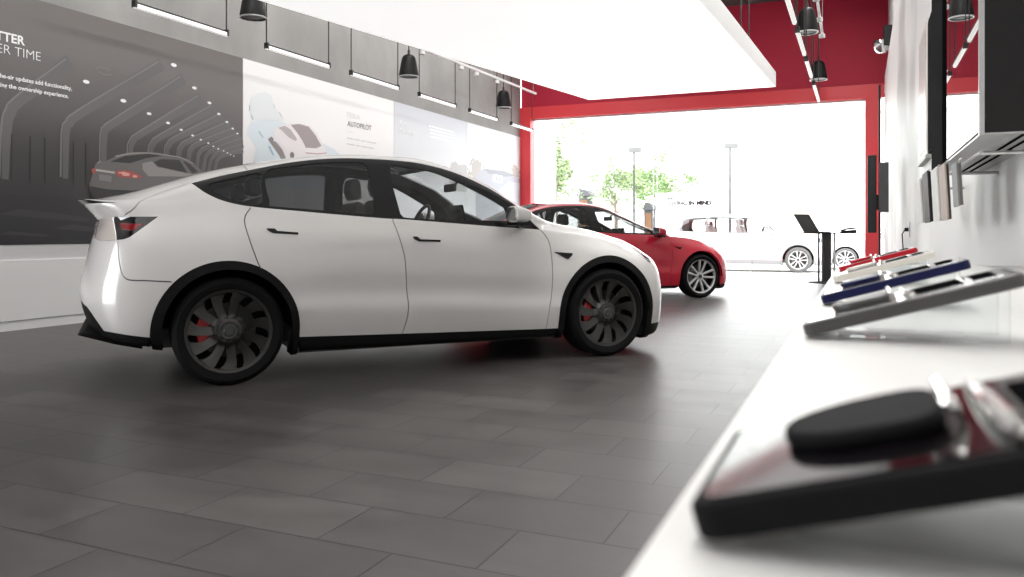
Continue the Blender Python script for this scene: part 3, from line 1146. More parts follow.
# ------------------------------------------------------------------ the cars
base = dict(
    tyre=mat('tyre_rubber', (.009, .009, .0095), .7, spec=.10), rim_dark=mat('rim_inner', (.008, .008, .008), .7, spec=.1),
    rim=mat('turbine_rim', (.062, .060, .058), .40, .7), rim_silver=mat('silver_rim', (.72, .72, .73), .28, .8), cap=mat('wheel_cap', (.07, .07, .07), .3, .5),
    disc=mat('brake_steel', (.05, .05, .05), .5, .6), caliper=mat('red_caliper', (.55, .008, .012), .35, coat=.5),
    black_trim=mat('satin_black_trim', (.007, .007, .0075), .55, spec=.15), gloss_black=mat('gloss_black', (.006, .006, .0065), .15, spec=.25),
    shell=mat('body_shell', (.085, .084, .084), .7), liner=mat('wheel_liner_felt', (.008, .008, .008), .9, spec=.1), chrome=mat('chrome', (.85, .85, .86), .06, 1.0),
    clear_glass=glass('clear_glass', (.78, .80, .80)), tint_glass=glass('tinted_glass', (.30, .305, .31)), dark_glass=glass('roof_tint', (.06, .06, .065)),
    tail_dark=mat('smoked_lens', (.010, .009, .010), .06, coat=1), tail_red=mat('red_lens', (.22, .004, .008), .15, coat=1), tail_clear=mat('clear_lens', (.74, .67, .63), .12, .2, coat=1),
    head=mat('headlamp_lens', (.10, .11, .13), .05, .3, coat=1),
    seat=mat('cream_seat', (.62, .59, .55), .55), seat_rear=mat('grey_seat', (.30, .29, .29), .6), cabin=mat('cabin_grey', (.16, .16, .165), .6), cabin_dark=mat('cabin_black', (.015, .015, .016), .5))

white_paint = mat('pearl_white_paint', (.745, .722, .705), .30, coat=1.0, coat_rough=.02)
red_paint = mat('deep_red_paint', (.60, .008, .035), .30, .0, coat=1.0, coat_rough=.02)

Y_A = [(.845, 1.02), (.912, .944), (.926, .81), (.928, .562), (.902, .40), (.885, .235)]
Y_B = [(-.335, 1.09), (-.277, .868), (-.262, .79), (-.238, .458), (-.277, .262)]
Y_C = [(-1.30, 1.16), (-1.345, 1.079), (-1.32, .947), (-1.268, .79), (-1.25, .75)]
Y_HATCH = [(-2.06, 1.098), (-1.996, 1.155), (-1.873, 1.242), (-1.669, 1.324)]
Y_SEAM = [(-1.79, .682), (-1.93, .692), (-2.05, .705), (-2.085, .80), (-2.095, .94)]
crossover_spec = dict(
    axles=(-1.445, 1.445), hub=.352, open_r=.402, half=.945, rim_r=.283, tyre_w=.255, wheel='turbine', floor=.17, spin=8,
    clad_c=(-1.455, 1.452), clad_z=(.352, .35), cladding_r=.458,
    cuts=[Y_A, Y_B, Y_C, Y_HATCH, Y_SEAM, ('x', [(-1.72, 9.35), (-1.5, 9.62), (-1.25, 9.72)]), ('x', [(-1.30, 9.05), (-1.31, 9.7)]), ('x', [(1.0, 8.6), (1.1, 7.95), (1.5, 7.9), (1.95, 7.9)])],
    features=[
        ('~front_door_glass', [(-.297, 1.468), (-.13, 1.474), (.034, 1.455), (.182, 1.40), (.36, 1.315), (.547, 1.213), (.585, 1.182), (.598, 1.10), (.575, 1.083), (.2, 1.082), (-.10, 1.094), (-.25, 1.105), (-.27, 1.13)]),
        ('~rear_door_glass', [(-1.182, 1.41), (-1.0, 1.458), (-.76, 1.494), (-.60, 1.502), (-.485, 1.497), (-.468, 1.42), (-.455, 1.16), (-.47, 1.125), (-.80, 1.145), (-1.14, 1.17), (-1.178, 1.20)]),
        ('~quarter_glass', [(-1.555, 1.311), (-1.40, 1.36), (-1.235, 1.40), (-1.222, 1.33), (-1.222, 1.20), (-1.25, 1.182), (-1.33, 1.188), (-1.48, 1.243)]),
        ('window_trim', smooth_line([(-1.66, 1.321), (-1.453, 1.382), (-1.209, 1.441), (-1.007, 1.487), (-.764, 1.522), (-.52, 1.535), (-.128, 1.525), (.182, 1.467), (.453, 1.357), (.62, 1.262), (.74, 1.165), (.855, 1.024)], .02)
         + smooth_line([(.858, 1.018), (.507, 1.037), (-.209, 1.086), (-.426, 1.096), (-.98, 1.138), (-1.304, 1.167), (-1.466, 1.201), (-1.574, 1.253), (-1.64, 1.305)], .02)),
        ('door_handle_rear', [(-1.209, 1.018), (-1.197, 1.003), (-1.169, .989), (-1.007, .978), (-1.005, .992), (-1.142, 1.002), (-1.157, 1.018)]),
        ('door_handle_front', [(-.198, .964), (-.19, .946), (-.155, .929), (.007, .925), (.009, .939), (-.142, .944), (-.166, .963)]),
        ('camera_badge', [(.953, .843), (1.115, .831), (1.112, .815), (1.074, .786), (1.06, .788)]),
        ('tail_light_bar', [(-2.082, 1.052), (-1.948, 1.045), (-2.001, 1.006), (-2.071, 1.009)]),
        ('tail_light', [(-1.864, 1.094), (-2.026, .964), (-2.06, .95), (-2.099, .944), (-2.123, 1.096)]),
        ('tail_light_lens', [(-2.125, 1.096), (-2.101, .944), (-2.16, .940), (-2.198, .938), (-2.232, .95), (-2.242, 1.0), (-2.225, 1.085), (-2.19, 1.095)]),
        ('~headlight', [(1.827, .866), (1.857, .886), (1.91, .858), (1.945, .812), (1.953, .775), (1.939, .742), (1.882, .768), (1.862, .815)]),
        ('#windshield', [(1.02, 9.45), (1.2, 10.2), (1.27, 11.1), (.26, 11.1), (.16, 9.75), (.5, 9.68), (.8, 9.5)]),
        ('#roof_glass', [(.14, 9.8), (.22, 11.1), (-1.15, 11.1), (-1.12, 9.85), (-.5, 9.82)]),
        ('#rear_window', [(-1.22, 9.9), (-1.24, 11.1), (-1.9, 11.1), (-1.74, 10.4), (-1.6, 10.05)]),
    ],
    lower_edge=[(-2.33, .55), (-2.272, .512), (-2.225, .445), (-2.175, .368), (-1.935, .337), (-.98, .289), (-.142, .269), (.94, .247), (1.91, .232), (2.10, .225), (2.25, .235)],
    A=Y_A, B=Y_B, C=Y_C, hatch=Y_HATCH, seam=Y_SEAM, mirror=(.60, 1.015, 1.122), cabin=True, cabin_dz=.12, rvm=(.44, 1.375), spoiler=.80, diffuser=True)

S_A = [(.85, .946), (.888, .90), (.902, .78), (.898, .6), (.865, .40), (.84, .23)]
S_B = [(-.33, 1.004), (-.28, .80), (-.26, .45), (-.29, .24)]
S_C = [(-1.27, 1.045), (-1.31, .95), (-1.28, .82), (-1.22, .70)]
S_HATCH = [(-2.08, 1.0), (-1.98, 1.05), (-1.80, 1.10), (-1.62, 1.165)]
S_SEAM = [(-1.80, .62), (-1.95, .64), (-2.06, .66), (-2.09, .75), (-2.10, .86)]
sedan_spec = dict(
    axles=(-1.4375, 1.4375), hub=.334, open_r=.392, half=.92, rim_r=.272, tyre_w=.235, wheel='spoke', floor=.155, spin=10,
    cuts=[S_A, S_B, S_C, S_HATCH, S_SEAM, ('x', [(1.0, 8.6), (1.1, 7.95), (1.5, 7.9), (1.9, 7.9)])],
    features=[
        ('~front_door_glass', [(-.30, 1.345), (-.13, 1.325), (.034, 1.268), (.22, 1.19), (.40, 1.115), (.55, 1.05), (.58, 1.01), (.55, .992), (.2, 1.003), (-.10, 1.015), (-.25, 1.022), (-.275, 1.04)]),
        ('~rear_door_glass', [(-1.16, 1.29), (-.94, 1.345), (-.70, 1.372), (-.50, 1.374), (-.475, 1.30), (-.455, 1.07), (-.47, 1.04), (-.80, 1.055), (-1.12, 1.078), (-1.155, 1.10)]),
        ('~quarter_glass', [(-1.40, 1.175), (-1.28, 1.25), (-1.215, 1.275), (-1.205, 1.20), (-1.205, 1.11), (-1.23, 1.09), (-1.35, 1.105)]),
        ('window_trim', smooth_line([(-1.50, 1.135), (-1.40, 1.235), (-1.28, 1.312), (-.94, 1.383), (-.46, 1.402), (-.14, 1.364), (.22, 1.232), (.5, 1.112), (.68, 1.03), (.855, .955)], .02)
         + smooth_line([(.845, .950), (.54, .970), (.0, .990), (-.3, 1.006), (-1.0, 1.042), (-1.40, 1.075)], .02)),
        ('door_handle_rear', [(-1.16, .935), (-.97, .905), (-.968, .92), (-1.11, .948), (-1.15, .952)]),
        ('door_handle_front', [(-.19, .895), (.01, .862), (.012, .877), (-.14, .905), (-.18, .912)]),
        ('camera_badge', [(.925, .798), (1.075, .782), (1.05, .75), (1.035, .752)]),
        ('tail_light', [(-1.93, .985), (-2.05, .91), (-2.11, .90), (-2.20, .89), (-2.24, .92), (-2.22, .985)]),
        ('~headlight', [(1.80, .785), (1.86, .80), (1.93, .765), (1.985, .70), (1.975, .665), (1.90, .69)]),
        ('#windshield', [(1.0, 9.45), (1.15, 10.2), (1.2, 11.1), (.16, 11.1), (.06, 9.75), (.4, 9.68), (.8, 9.5)]),
        ('#roof_glass', [(.03, 9.8), (.12, 11.1), (-.9, 11.1), (-.9, 9.85), (-.4, 9.82)]),
        ('#rear_window', [(-.95, 9.9), (-.95, 11.1), (-1.9, 11.1), (-1.72, 10.3), (-1.5, 9.95)]),
    ],
    lower_edge=[(-2.30, .36), (-2.20, .34), (-1.90, .25), (-.98, .205), (.94, .20), (1.90, .20), (2.22, .215)],
    A=S_A, B=S_B, C=S_C, hatch=S_HATCH, seam=S_SEAM, mirror=(.63, .98, 1.015), cabin=True, cabin_dz=-.03, rvm=(.30, 1.225), cowl=1.0)

MY = dict(base, paint=white_paint)
make_car('crossover_car', 'large white crossover car with dark turbine wheels in the middle of the floor', 'car', crossover_body(), crossover_spec, MY, (-3.497, 5.717), .858)
base['grey_caliper'] = mat('grey_caliper', (.12, .12, .12), .5)
M3 = dict(base, paint=red_paint, caliper=base['grey_caliper'], seat=base['cabin_dark'], seat_rear=base['cabin_dark'])
_th = math.radians(23.0)
_h = (math.cos(_th) * math.cos(YAW) - math.sin(_th) * math.sin(YAW), math.cos(_th) * math.sin(YAW) + math.sin(_th) * math.cos(YAW))
make_car('sedan_car', 'glossy red sedan with silver ten spoke wheels behind the white crossover', 'car', sedan_body(), sedan_spec, M3, (-3.87, 12.01), math.atan2(_h[1], _h[0]))
# ------------------------------------------------------------------ prints on the left wall
XM = XL + .012                                                  # face of the prints


def flat(name, polys, m, parent, layer=1):
    k = MB()
    for i, p in enumerate(polys):
        k.prism(p, 0, .0008 + .0000025 * i, tr(XM + .0012 * layer, 0, 0) @ FACE_X)
    return k.build(name, m, parent)


def board(name, y0, y1, m, label):
    k = MB().box(XL + .001, XM, y0, y1, .873, 3.44)
    return tag(k.build(name, m), label, 'wall print')


def gradient(name, stops, lo, hi, rough=.45, axis='Z'):
    """printed background that runs through several inks from bottom to top"""
    m = mat(name, (.5, .5, .5), rough)
    nt = m.node_tree
    tc = nt.nodes.new('ShaderNodeTexCoord')
    sp = nt.nodes.new('ShaderNodeSeparateXYZ')
    mr = nt.nodes.new('ShaderNodeMapRange')
    mr.inputs['From Min'].default_value = lo
    mr.inputs['From Max'].default_value = hi
    cr = nt.nodes.new('ShaderNodeValToRGB')
    while len(cr.color_ramp.elements) < len(stops):
        cr.color_ramp.elements.new(.5)
    for e, (p, c) in zip(cr.color_ramp.elements, stops):
        e.position = p
        e.color = (*c, 1)
    nt.links.new(tc.outputs['Object'], sp.inputs['Vector'])
    nt.links.new(sp.outputs[axis], mr.inputs['Value'])
    nt.links.new(mr.outputs['Result'], cr.inputs['Fac'])
    nt.links.new(cr.outputs['Color'], nt.nodes['Principled BSDF'].inputs['Base Color'])
    return m


def ink(name, c, rough=.45):
    return mat(name, c, rough)


# dark tunnel print
tun = gradient('tunnel_print', [(0, (.022, .022, .027)), (.12, (.032, .031, .036)), (.195, (.035, .034, .038)), (.20, (.040, .038, .040)), (.45, (.070, .066, .066)), (.8, (.165, .150, .147)), (1, (.155, .140, .135))], .873, 3.44)
tp = board('tunnel_print', 2.2, 8.745, tun, 'dark wall print of a grey saloon parked in an arched tunnel')


def ribbon(line, w0, w1):
    p = np.array(smooth_line(line, .05))
    d = np.gradient(p, axis=0)
    n = np.stack([-d[:, 1], d[:, 0]], 1)
    n /= np.linalg.norm(n, axis=1, keepdims=True)
    w = np.linspace(w0, w1, len(p))[:, None]
    return [[tuple(a), tuple(b), tuple(c), tuple(e)] for a, b, c, e in zip((p - n * w)[:-1], (p - n * w)[1:], (p + n * w)[1:], (p + n * w)[:-1])]


ribs = [
    [(5.30, 1.55), (5.32, 2.069), (5.36, 2.238), (5.46, 2.379), (6.03, 2.883)],
    [(5.97, 1.60), (5.98, 2.097), (6.03, 2.21), (6.19, 2.358), (7.28, 3.10)],
    [(6.45, 1.60), (6.46, 2.116), (6.51, 2.216), (6.64, 2.316), (7.63, 2.982)],
    [(6.82, 1.80), (6.83, 2.043), (6.88, 2.125), (7.01, 2.218), (7.92, 2.785)],
    [(7.12, 1.80), (7.13, 2.046), (7.18, 2.118), (7.30, 2.209), (8.15, 2.69)],
    [(7.36, 1.80), (7.38, 2.07), (7.43, 2.133), (7.53, 2.21), (8.31, 2.599)],
    [(7.56, 1.80), (7.58, 2.065), (7.63, 2.129), (7.73, 2.19), (8.45, 2.514)],
    [(7.73, 1.80), (7.75, 2.053), (7.80, 2.113), (7.90, 2.175), (8.56, 2.443)],
    [(7.87, 1.80), (7.90, 2.024), (7.95, 2.085), (8.04, 2.137), (8.65, 2.381)],
    [(7.98, 1.80), (8.02, 2.001), (8.07, 2.057), (8.16, 2.109), (8.71, 2.319)],
    [(8.09, 1.80), (8.12, 1.979), (8.18, 2.037), (8.25, 2.083), (8.73, 2.239)],
    [(8.20, 1.80), (8.23, 1.965), (8.28, 2.015), (8.35, 2.055), (8.73, 2.17)]]
bands, edges_ = [], []
for i, r in enumerate(ribs):
    k = 1 - .055 * i
    bands += ribbon([(y + .06 * k, z - .015) for y, z in r], .035 * k, .085 * k)
    edges_ += ribbon(r, .011 * k, .008 * k)
flat('arch_shading', bands, ink('arch_grey', (.135, .128, .130)), tp, 1)
flat('arch_edges', edges_, ink('arch_light', (.20, .195, .20)), tp, 2)
flat('tunnel_wall_joints', [[(y, 1.52), (y + w, 1.52), (y + w, 2.0), (y, 2.0)] for y, w in ((5.42, .012), (5.62, .012), (5.78, .015), (6.12, .012), (6.27, .014))], ink('joint_dark', (.028, .028, .030)), tp, 2)
flat('floor_sheen', [[(5.3, 1.18), (5.9, 1.14), (6.3, 1.12), (6.33, 1.16), (6.0, 1.20), (5.5, 1.24)], [(5.9, 1.04), (6.35, 1.01), (6.37, 1.06), (6.1, 1.09)], [(5.3, .98), (5.8, .955), (5.85, .975), (5.4, 1.01)]], ink('sheen_grey', (.048, .046, .049)), tp, 2)


def disc(y, z, ry, rz, n=14):
    return [(y + ry * math.cos(2 * math.pi * i / n), z + rz * math.sin(2 * math.pi * i / n)) for i in range(n)]


lamp = [(6.28, 2.679, 1), (6.77, 2.542, 1), (7.14, 2.442, .85), (7.43, 2.367, .75), (7.64, 2.306, .65), (7.83, 2.256, .6), (7.97, 2.216, .5), (8.10, 2.186, .45),
        (7.52, 3.106, 1.1), (7.86, 2.875, .95), (8.12, 2.721, .85), (8.29, 2.597, .75), (8.44, 2.508, .65), (8.55, 2.432, .6), (8.64, 2.375, .5),
        (8.19, 2.152, .4), (8.28, 2.126, .4), (8.38, 2.109, .35), (8.45, 2.088, .35), (8.51, 2.071, .3), (8.57, 2.054, .3)]
flat('printed_lamps', [disc(y, z, .042 * s, .021 * s) for y, z, s in lamp], ink('lamp_white', (.95, .95, .95)), tp, 3)
flat('ceiling_rose', ribbon([(6.40, 2.845), (6.46, 2.88), (6.58, 2.86), (6.61, 2.82), (6.52, 2.80), (6.42, 2.82)], .008, .008), ink('rose_grey', (.20, .185, .18)), tp, 2)
car = flat('printed_car', [[(6.33, 1.448), (6.32, 1.541), (6.37, 1.684), (6.40, 1.78), (6.52, 1.814), (6.66, 1.879), (6.89, 1.939), (7.18, 1.97), (7.42, 1.967), (7.65, 1.956), (7.84, 1.897), (8.0, 1.801), (8.2, 1.70), (8.2, 1.55), (7.42, 1.42), (6.86, 1.385), (6.39, 1.381)]], ink('car_grey', (.165, .155, .152)), tp, 3)
flat('car_highlight', [[(7.04, 1.832), (7.18, 1.869), (7.27, 1.805), (7.69, 1.765), (8.1, 1.74), (7.42, 1.700), (7.13, 1.683), (7.04, 1.757)], ribbon([(6.42, 1.787), (6.66, 1.884), (6.89, 1.942), (7.18, 1.972), (7.42, 1.968), (7.65, 1.955), (7.84, 1.897)], .006, .006)[0]] + ribbon([(6.66, 1.880), (6.89, 1.938), (7.18, 1.966), (7.42, 1.963), (7.65, 1.950), (7.84, 1.893)], .010, .006), ink('car_silver', (.33, .31, .30)), car, 4)
flat('car_windows', [[(6.59, 1.815), (6.79, 1.897), (7.13, 1.955), (7.34, 1.949), (7.10, 1.90), (6.86, 1.818)], [(7.21, 1.859), (7.31, 1.905), (7.49, 1.92), (7.61, 1.922), (7.74, 1.765), (7.49, 1.79), (7.27, 1.813)], [(7.66, 1.922), (7.79, 1.88), (7.92, 1.794), (7.82, 1.765)]], ink('window_dark', (.038, .036, .037)), car, 5)
flat('car_light', [[(6.66, 1.705), (6.73, 1.73), (6.91, 1.723), (6.96, 1.697), (7.04, 1.677), (7.01, 1.648), (6.85, 1.645), (6.69, 1.647)]], ink('lamp_red', (.48, .10, .085)), car, 5)
flat('car_light', [[(6.345, 1.707), (6.39, 1.733), (6.40, 1.675), (6.355, 1.665)]], bpy.data.materials['lamp_red'], car, 5)
flat('car_light_glow', [disc(6.80, 1.685, .06, .022), disc(6.93, 1.668, .035, .015), [(6.70, 1.70), (6.78, 1.715), (6.80, 1.70), (6.70, 1.685)]], ink('lamp_pink', (.80, .42, .36)), car, 6)
flat('car_trim', [[(6.40, 1.717), (6.65, 1.704), (6.65, 1.68), (6.40, 1.694)]], ink('trim_silver', (.55, .52, .49)), car, 6)
flat('car_plate', [[(6.44, 1.661), (6.61, 1.653), (6.60, 1.581), (6.44, 1.595)]], ink('plate_grey', (.25, .235, .23)), car, 6)
flat('car_bumper', [[(6.33, 1.518), (6.55, 1.495), (6.90, 1.499), (7.05, 1.52), (6.93, 1.46), (6.80, 1.40), (6.63, 1.385), (6.40, 1.38), (6.33, 1.414)]], ink('bumper_dark', (.035, .034, .036)), car, 6)
flat('car_shadow', [[(6.32, 1.42), (6.5, 1.385), (7.5, 1.40), (8.2, 1.56), (8.2, 1.44), (7.4, 1.30), (6.6, 1.31), (6.33, 1.36)]], ink('shadow_ink', (.016, .016, .018)), tp, 2)
text_white = ink('text_white', (.92, .92, .92))
T = lambda y, z: tr(XM + .004, 0, 0) @ FACE_X @ tr(y, z, 0)
lettering('headline', 'BETTER', .128, text_white, tp, T(5.56, 2.929), bold=.0035, spacing=1.02)
lettering('subline', 'OVER TIME', .136, text_white, tp, T(5.745, 2.801), bold=-.002)
lettering('body_text', 'Over-the-air updates add functionality,', .062, text_white, tp, T(6.105, 2.553), bold=.0012)
lettering('body_text', 'enhancing the ownership experience.', .062, text_white, tp, T(6.065, 2.462), bold=.0012)

ap = board('assistance_print', 8.755, 12.70, gradient('white_print', [(0, (.84, .86, .88)), (.5, (.88, .88, .88)), (1, (.88, .88, .88))], .873, 3.44), 'white wall print with a small white car on a pale blue cloud shape')
flat('cloud_shape', [[(8.84, 2.466), (8.92, 2.57), (9.2, 2.641), (9.49, 2.662), (9.7, 2.642), (9.92, 2.538), (10.3, 2.462), (10.59, 2.432), (10.84, 2.38), (11.03, 2.303), (11.2, 2.15), (11.2, 1.7), (8.9, 1.7), (8.96, 2.019), (9.02, 2.215), (8.92, 2.313), (8.83, 2.371)]], ink('pale_blue', (.70, .78, .83)), ap, 1)
flat('sensor_cone', [[(8.88, 2.794), (8.92, 2.921), (9.04, 2.994), (9.2, 3.039), (9.34, 3.015), (9.38, 2.881), (9.55, 2.75), (9.64, 2.691), (9.49, 2.662), (9.2, 2.641), (8.98, 2.591), (8.92, 2.664)]], ink('paler_blue', (.78, .82, .84)), ap, 2)
flat('road_marks', [[(9.06, 2.452), (9.08, 2.462), (9.17, 2.381), (9.15, 2.371)], [(9.27, 2.254), (9.31, 2.272), (9.40, 2.141), (9.37, 2.132)], [(8.875, 2.80), (8.89, 2.80), (8.89, 2.72), (8.875, 2.72)], [(8.91, 2.67), (8.925, 2.675), (8.96, 2.61), (8.945, 2.60)], [(9.38, 2.90), (9.39, 2.90), (9.42, 2.84), (9.41, 2.84)], [(9.50, 2.79), (9.51, 2.795), (9.58, 2.73), (9.57, 2.725)]], ink('mark_blue', (.35, .50, .62)), ap, 3)
flat('car_shadow', [[(9.26, 2.364), (9.34, 2.414), (9.42, 2.353), (9.68, 2.166), (9.68, 2.02), (9.60, 2.02), (9.51, 2.15)]], ink('shadow_brown', (.25, .22, .22)), ap, 3)
pc = flat('printed_car', [[(9.40, 2.52), (9.53, 2.591), (9.75, 2.662), (10.06, 2.687), (10.25, 2.681), (10.39, 2.593), (10.61, 2.373), (10.67, 2.285), (10.66, 2.10), (10.15, 2.02), (9.83, 2.02), (9.66, 2.12), (9.55, 2.282), (9.44, 2.342), (9.38, 2.349)]], ink('car_white', (.82, .79, .80)), ap, 4)
flat('car_windows', [[(9.77, 2.636), (9.97, 2.675), (10.2, 2.66), (10.37, 2.545), (10.52, 2.394), (10.39, 2.342), (10.13, 2.325), (10.04, 2.434), (9.92, 2.538)]], ink('glass_brown', (.34, .29, .30)), pc, 5)
flat('side_windows', [[(9.49, 2.558), (9.64, 2.605), (9.77, 2.563), (9.92, 2.436), (9.88, 2.402), (9.72, 2.443), (9.59, 2.514)]], ink('glass_mauve', (.46, .42, .43)), pc, 5)
flat('car_wheel', [disc(9.80, 2.18, .05, .05)], ink('wheel_dark', (.2, .18, .18)), pc, 5)
flat('car_light_bar', [[(10.13, 2.255), (10.40, 2.262), (10.66, 2.30), (10.66, 2.285), (10.40, 2.245), (10.13, 2.238)]], ink('bar_red', (.55, .35, .36)), pc, 5)
lettering('headline', 'TESLA', .125, ink('text_pale', (.74, .74, .75)), ap, T(11.60, 2.95), spacing=1.2)
lettering('subline', 'AUTOPILOT', .125, ink('text_grey', (.22, .21, .22)), ap, T(11.95, 2.805), spacing=1.06)
flat('fine_print', [[(11.22, 2.700), (11.42, 2.708), (11.42, 2.713), (11.22, 2.705)]] + [[(a, z), (b, z), (b, z + .018), (a, z + .018)] for z, ln in ((2.59, ((11.22, 11.40), (11.43, 11.62), (11.65, 11.78), (11.81, 12.11))), (2.49, ((11.22, 11.46), (11.49, 11.60), (11.63, 12.03)))) for a, b in ln], ink('text_paler', (.62, .62, .63)), ap, 1)

pw = board('energy_print', 12.71, 15.70, gradient('energy_blue', [(0, (.84, .85, .87)), (.45, (.80, .82, .85)), (1, (.60, .63, .68))], .873, 3.44), 'pale blue grey wall print with faint white lettering')
lettering('headline', 'Power', .13, text_white, pw, T(12.91, 3.04), 'LEFT')
lettering('subline', 'Everything', .13, text_white, pw, T(12.91, 2.885), 'LEFT')
flat('fine_print', [[(a, z - .012), (b, z + (b - a) * .0 - .012), (b, z + .014), (a, z + .014)] for a, b, z in ((14.01, 15.08, 3.145), (14.03, 15.17, 3.080), (14.05, 15.25, 3.012), (14.05, 15.08, 2.938))], text_white, pw, 1)
flat('tree_silhouettes', [[(14.91, 1.9), (14.91, 2.388), (14.99, 2.495), (15.17, 2.53), (15.30, 2.459), (15.57, 2.501), (15.69, 2.474), (15.69, 1.9)]], ink('faint_tree', (.52, .52, .52)), pw, 1)

hp = board('house_print', 15.71, YB - .06, gradient('house_sky', [(0, (.78, .79, .82)), (.5, (.84, .85, .86)), (.7, (.87, .87, .875)), (1, (.72, .75, .79))], .873, 3.44), 'wall print of a modern grey house with bare trees beside the red column')
random.seed(5)
def bush(y0, y1, zb, zt, n):
    out = [[(y0 + .3 * (y1 - y0), 2.1), (y1 - .3 * (y1 - y0), 2.1), (y1 - .2 * (y1 - y0), zt - .15), (y0 + .5 * (y1 - y0), zt - .06), (y0 + .2 * (y1 - y0), zt - .18)]]
    for _ in range(n):
        y = random.uniform(y0, y1)
        top = zt - .5 * (zt - zb) * abs(2 * (y - y0) / (y1 - y0) - 1) ** 1.5
        out.append(disc(y, random.uniform(zb, top), random.uniform(.02, .06), random.uniform(.02, .05), 7))
    return out
flat('printed_tree', bush(15.75, 16.6, 2.25, 2.72, 40), ink('bare_tree', (.50, .46, .44)), hp, 1)
flat('printed_tree', bush(18.05, 18.68, 2.3, 2.78, 30), bpy.data.materials['bare_tree'], hp, 1)
ho = flat('printed_house', [[(16.13, 1.2), (16.13, 2.29), (16.53, 2.482), (17.59, 2.502), (17.82, 2.449), (18.68, 2.365), (18.68, 1.2)]], ink('house_grey', (.46, .47, .53)), hp, 2)
flat('house_roof', [[(16.53, 2.482), (17.71, 2.515), (18.41, 2.441), (17.71, 2.371), (16.84, 2.381)]], ink('roof_grey', (.33, .34, .39)), ho, 3)
flat('house_window', [[(17.05, 2.395), (17.59, 2.387), (17.59, 2.208), (17.05, 2.211)]], ink('window_white', (.85, .85, .86)), ho, 4)
flat('house_window_figure', [disc(17.25, 2.30, .06, .06, 9), disc(17.42, 2.28, .07, .05, 9)], ink('figure_grey', (.45, .45, .48)), ho, 5)
flat('house_drive', [[(17.26, 1.958), (17.94, 2.27), (18.68, 2.268), (18.68, 1.5), (17.4, 1.5)]], ink('drive_grey', (.58, .59, .64)), ho, 4)
# ------------------------------------------------------------------ hanging lights, track and speakers
tube_glow = mat('tube_light', (.9, .9, .9), .5, emit=(1, .98, .95), emit_strength=.5)
speaker_black = mat('speaker_black', (.008, .008, .0085), .5, spec=.3)
grille = mat('speaker_grille', (.05, .05, .05), .5)
steel = mat('brushed_steel', (.6, .6, .6), .3, .9)


def pendant(x, y0, y1, z, label, group):
    t = empty('pendant_light', (x, (y0 + y1) / 2, z), 0, label, 'light', group)
    h = (y1 - y0) / 2
    MB().prism(rounded(.05, .055, .02, 4), -h, h, rot('X', 90)).build('light_tube', tube_glow, t)
    k = MB().box(-.02, .02, -h - .004, h + .004, .0275, .042)
    k.build('top_rail', black_metal, t)
    for s in (-1, 1):
        q = MB().tube([(0, s * (h - .01), .03), (0, s * (h - .01), ZC - z)], .009, 6)
        q.box(-.03, .03, s * (h - .01) - .014, s * (h - .01) + .014, -.02, .06)
        q.build('suspension_wire', wire_black, t)
    return t


spans = [(6.30, 7.69), (8.40, 9.77), (10.32, 11.70), (12.40, 13.80), (14.41, 15.74), (16.50, 17.76)]
which = ['nearest', 'second nearest', 'third', 'fourth', 'fifth', 'farthest']
for w, (a, b) in zip(which, spans):
    pendant(-7.2, a, b, 3.455, 'tube light hung by two wires along the left wall, %s of its row' % w, 'tube lights along the left wall')
spans_r = [(8.75, 10.15), (10.6, 12.0), (12.4, 13.75), (14.45, 16.3)]
for w, (a, b) in zip(['topmost in view', 'second from the top', 'third from the top', 'lowest and farthest'], spans_r):
    pendant(-.72, a, b, 3.52, 'white tube light hanging against the red wall, %s of its line' % w, 'tube lights hanging on the right')


def bell(x, y, zb, label, group):
    t = empty('pendant_speaker', (x, y, zb), 0, label, 'speaker', group)
    MB().lathe([(.0, .385), (.06, .38), (.095, .36), (.118, .32), (.138, .23), (.156, .12), (.170, .04), (.168, .0), (.158, .0), (.156, .02)], 32).build('speaker_shell', speaker_black, t, smooth=True)
    MB().lathe([(0, .004), (.10, .006), (.156, .014)], 32).build('speaker_grille', grille, t, smooth=True)
    MB().lathe([(.157, -.006), (.170, -.006), (.172, .008), (.157, .008)], 32, closed=True).build('trim_ring', steel, t, smooth=True)
    q = MB().tube([(0, 0, .39), (0, 0, ZC - zb)], .011, 8)
    q.tube([(0, 0, .39), (0, 0, .46)], .022, 10)
    q.build('hanging_rod', wire_black, t)
    return t


bell(-7.2, 8.16, 3.78, 'black bell speaker hanging above the dark tunnel print', 'bell speakers')
bell(-7.2, 12.05, 3.72, 'black bell speaker hanging above the white print with the car', 'bell speakers')
bell(-7.2, 16.08, 3.76, 'black bell speaker hanging near the far left corner', 'bell speakers')
bell(-.76, 13.3, 4.13, 'black bell speaker hanging at the top of the red wall, upper and nearer of two', 'bell speakers')
bell(-.77, 17.3, 4.10, 'black bell speaker hanging before the red wall, lower and farther of two', 'bell speakers')


def track(x, y0, y1, z0, z1, heads, label):
    L = y1 - y0
    tilt = math.atan2(z1 - z0, L)
    t = empty('track_light', (x, y0, z0), 0, label, 'track light')
    MB().box(-.02, .02, 0, L, -.02, .02, rot('X', math.degrees(tilt))).build('track_rail', white_metal, t)
    for u in heads:
        y, z = L * u, (z1 - z0) * u
        h = MB()
        h.tube([(0, y, z - .02), (0, y, z - .07)], .012, 8)
        h.lathe([(0, .0), (.05, .0), (.052, -.03), (.05, -.06), (.04, -.062), (.038, -.05)], 18, tr(0, y, z - .05))
        h.build('spotlight_head', white_metal, t, smooth=True)
    for u in (.12, .55, .97):
        MB().tube([(0, L * u, (z1 - z0) * u + .02), (0, L * u, ZC - z0)], .005, 6).build('suspension_wire', steel, t)
    return t


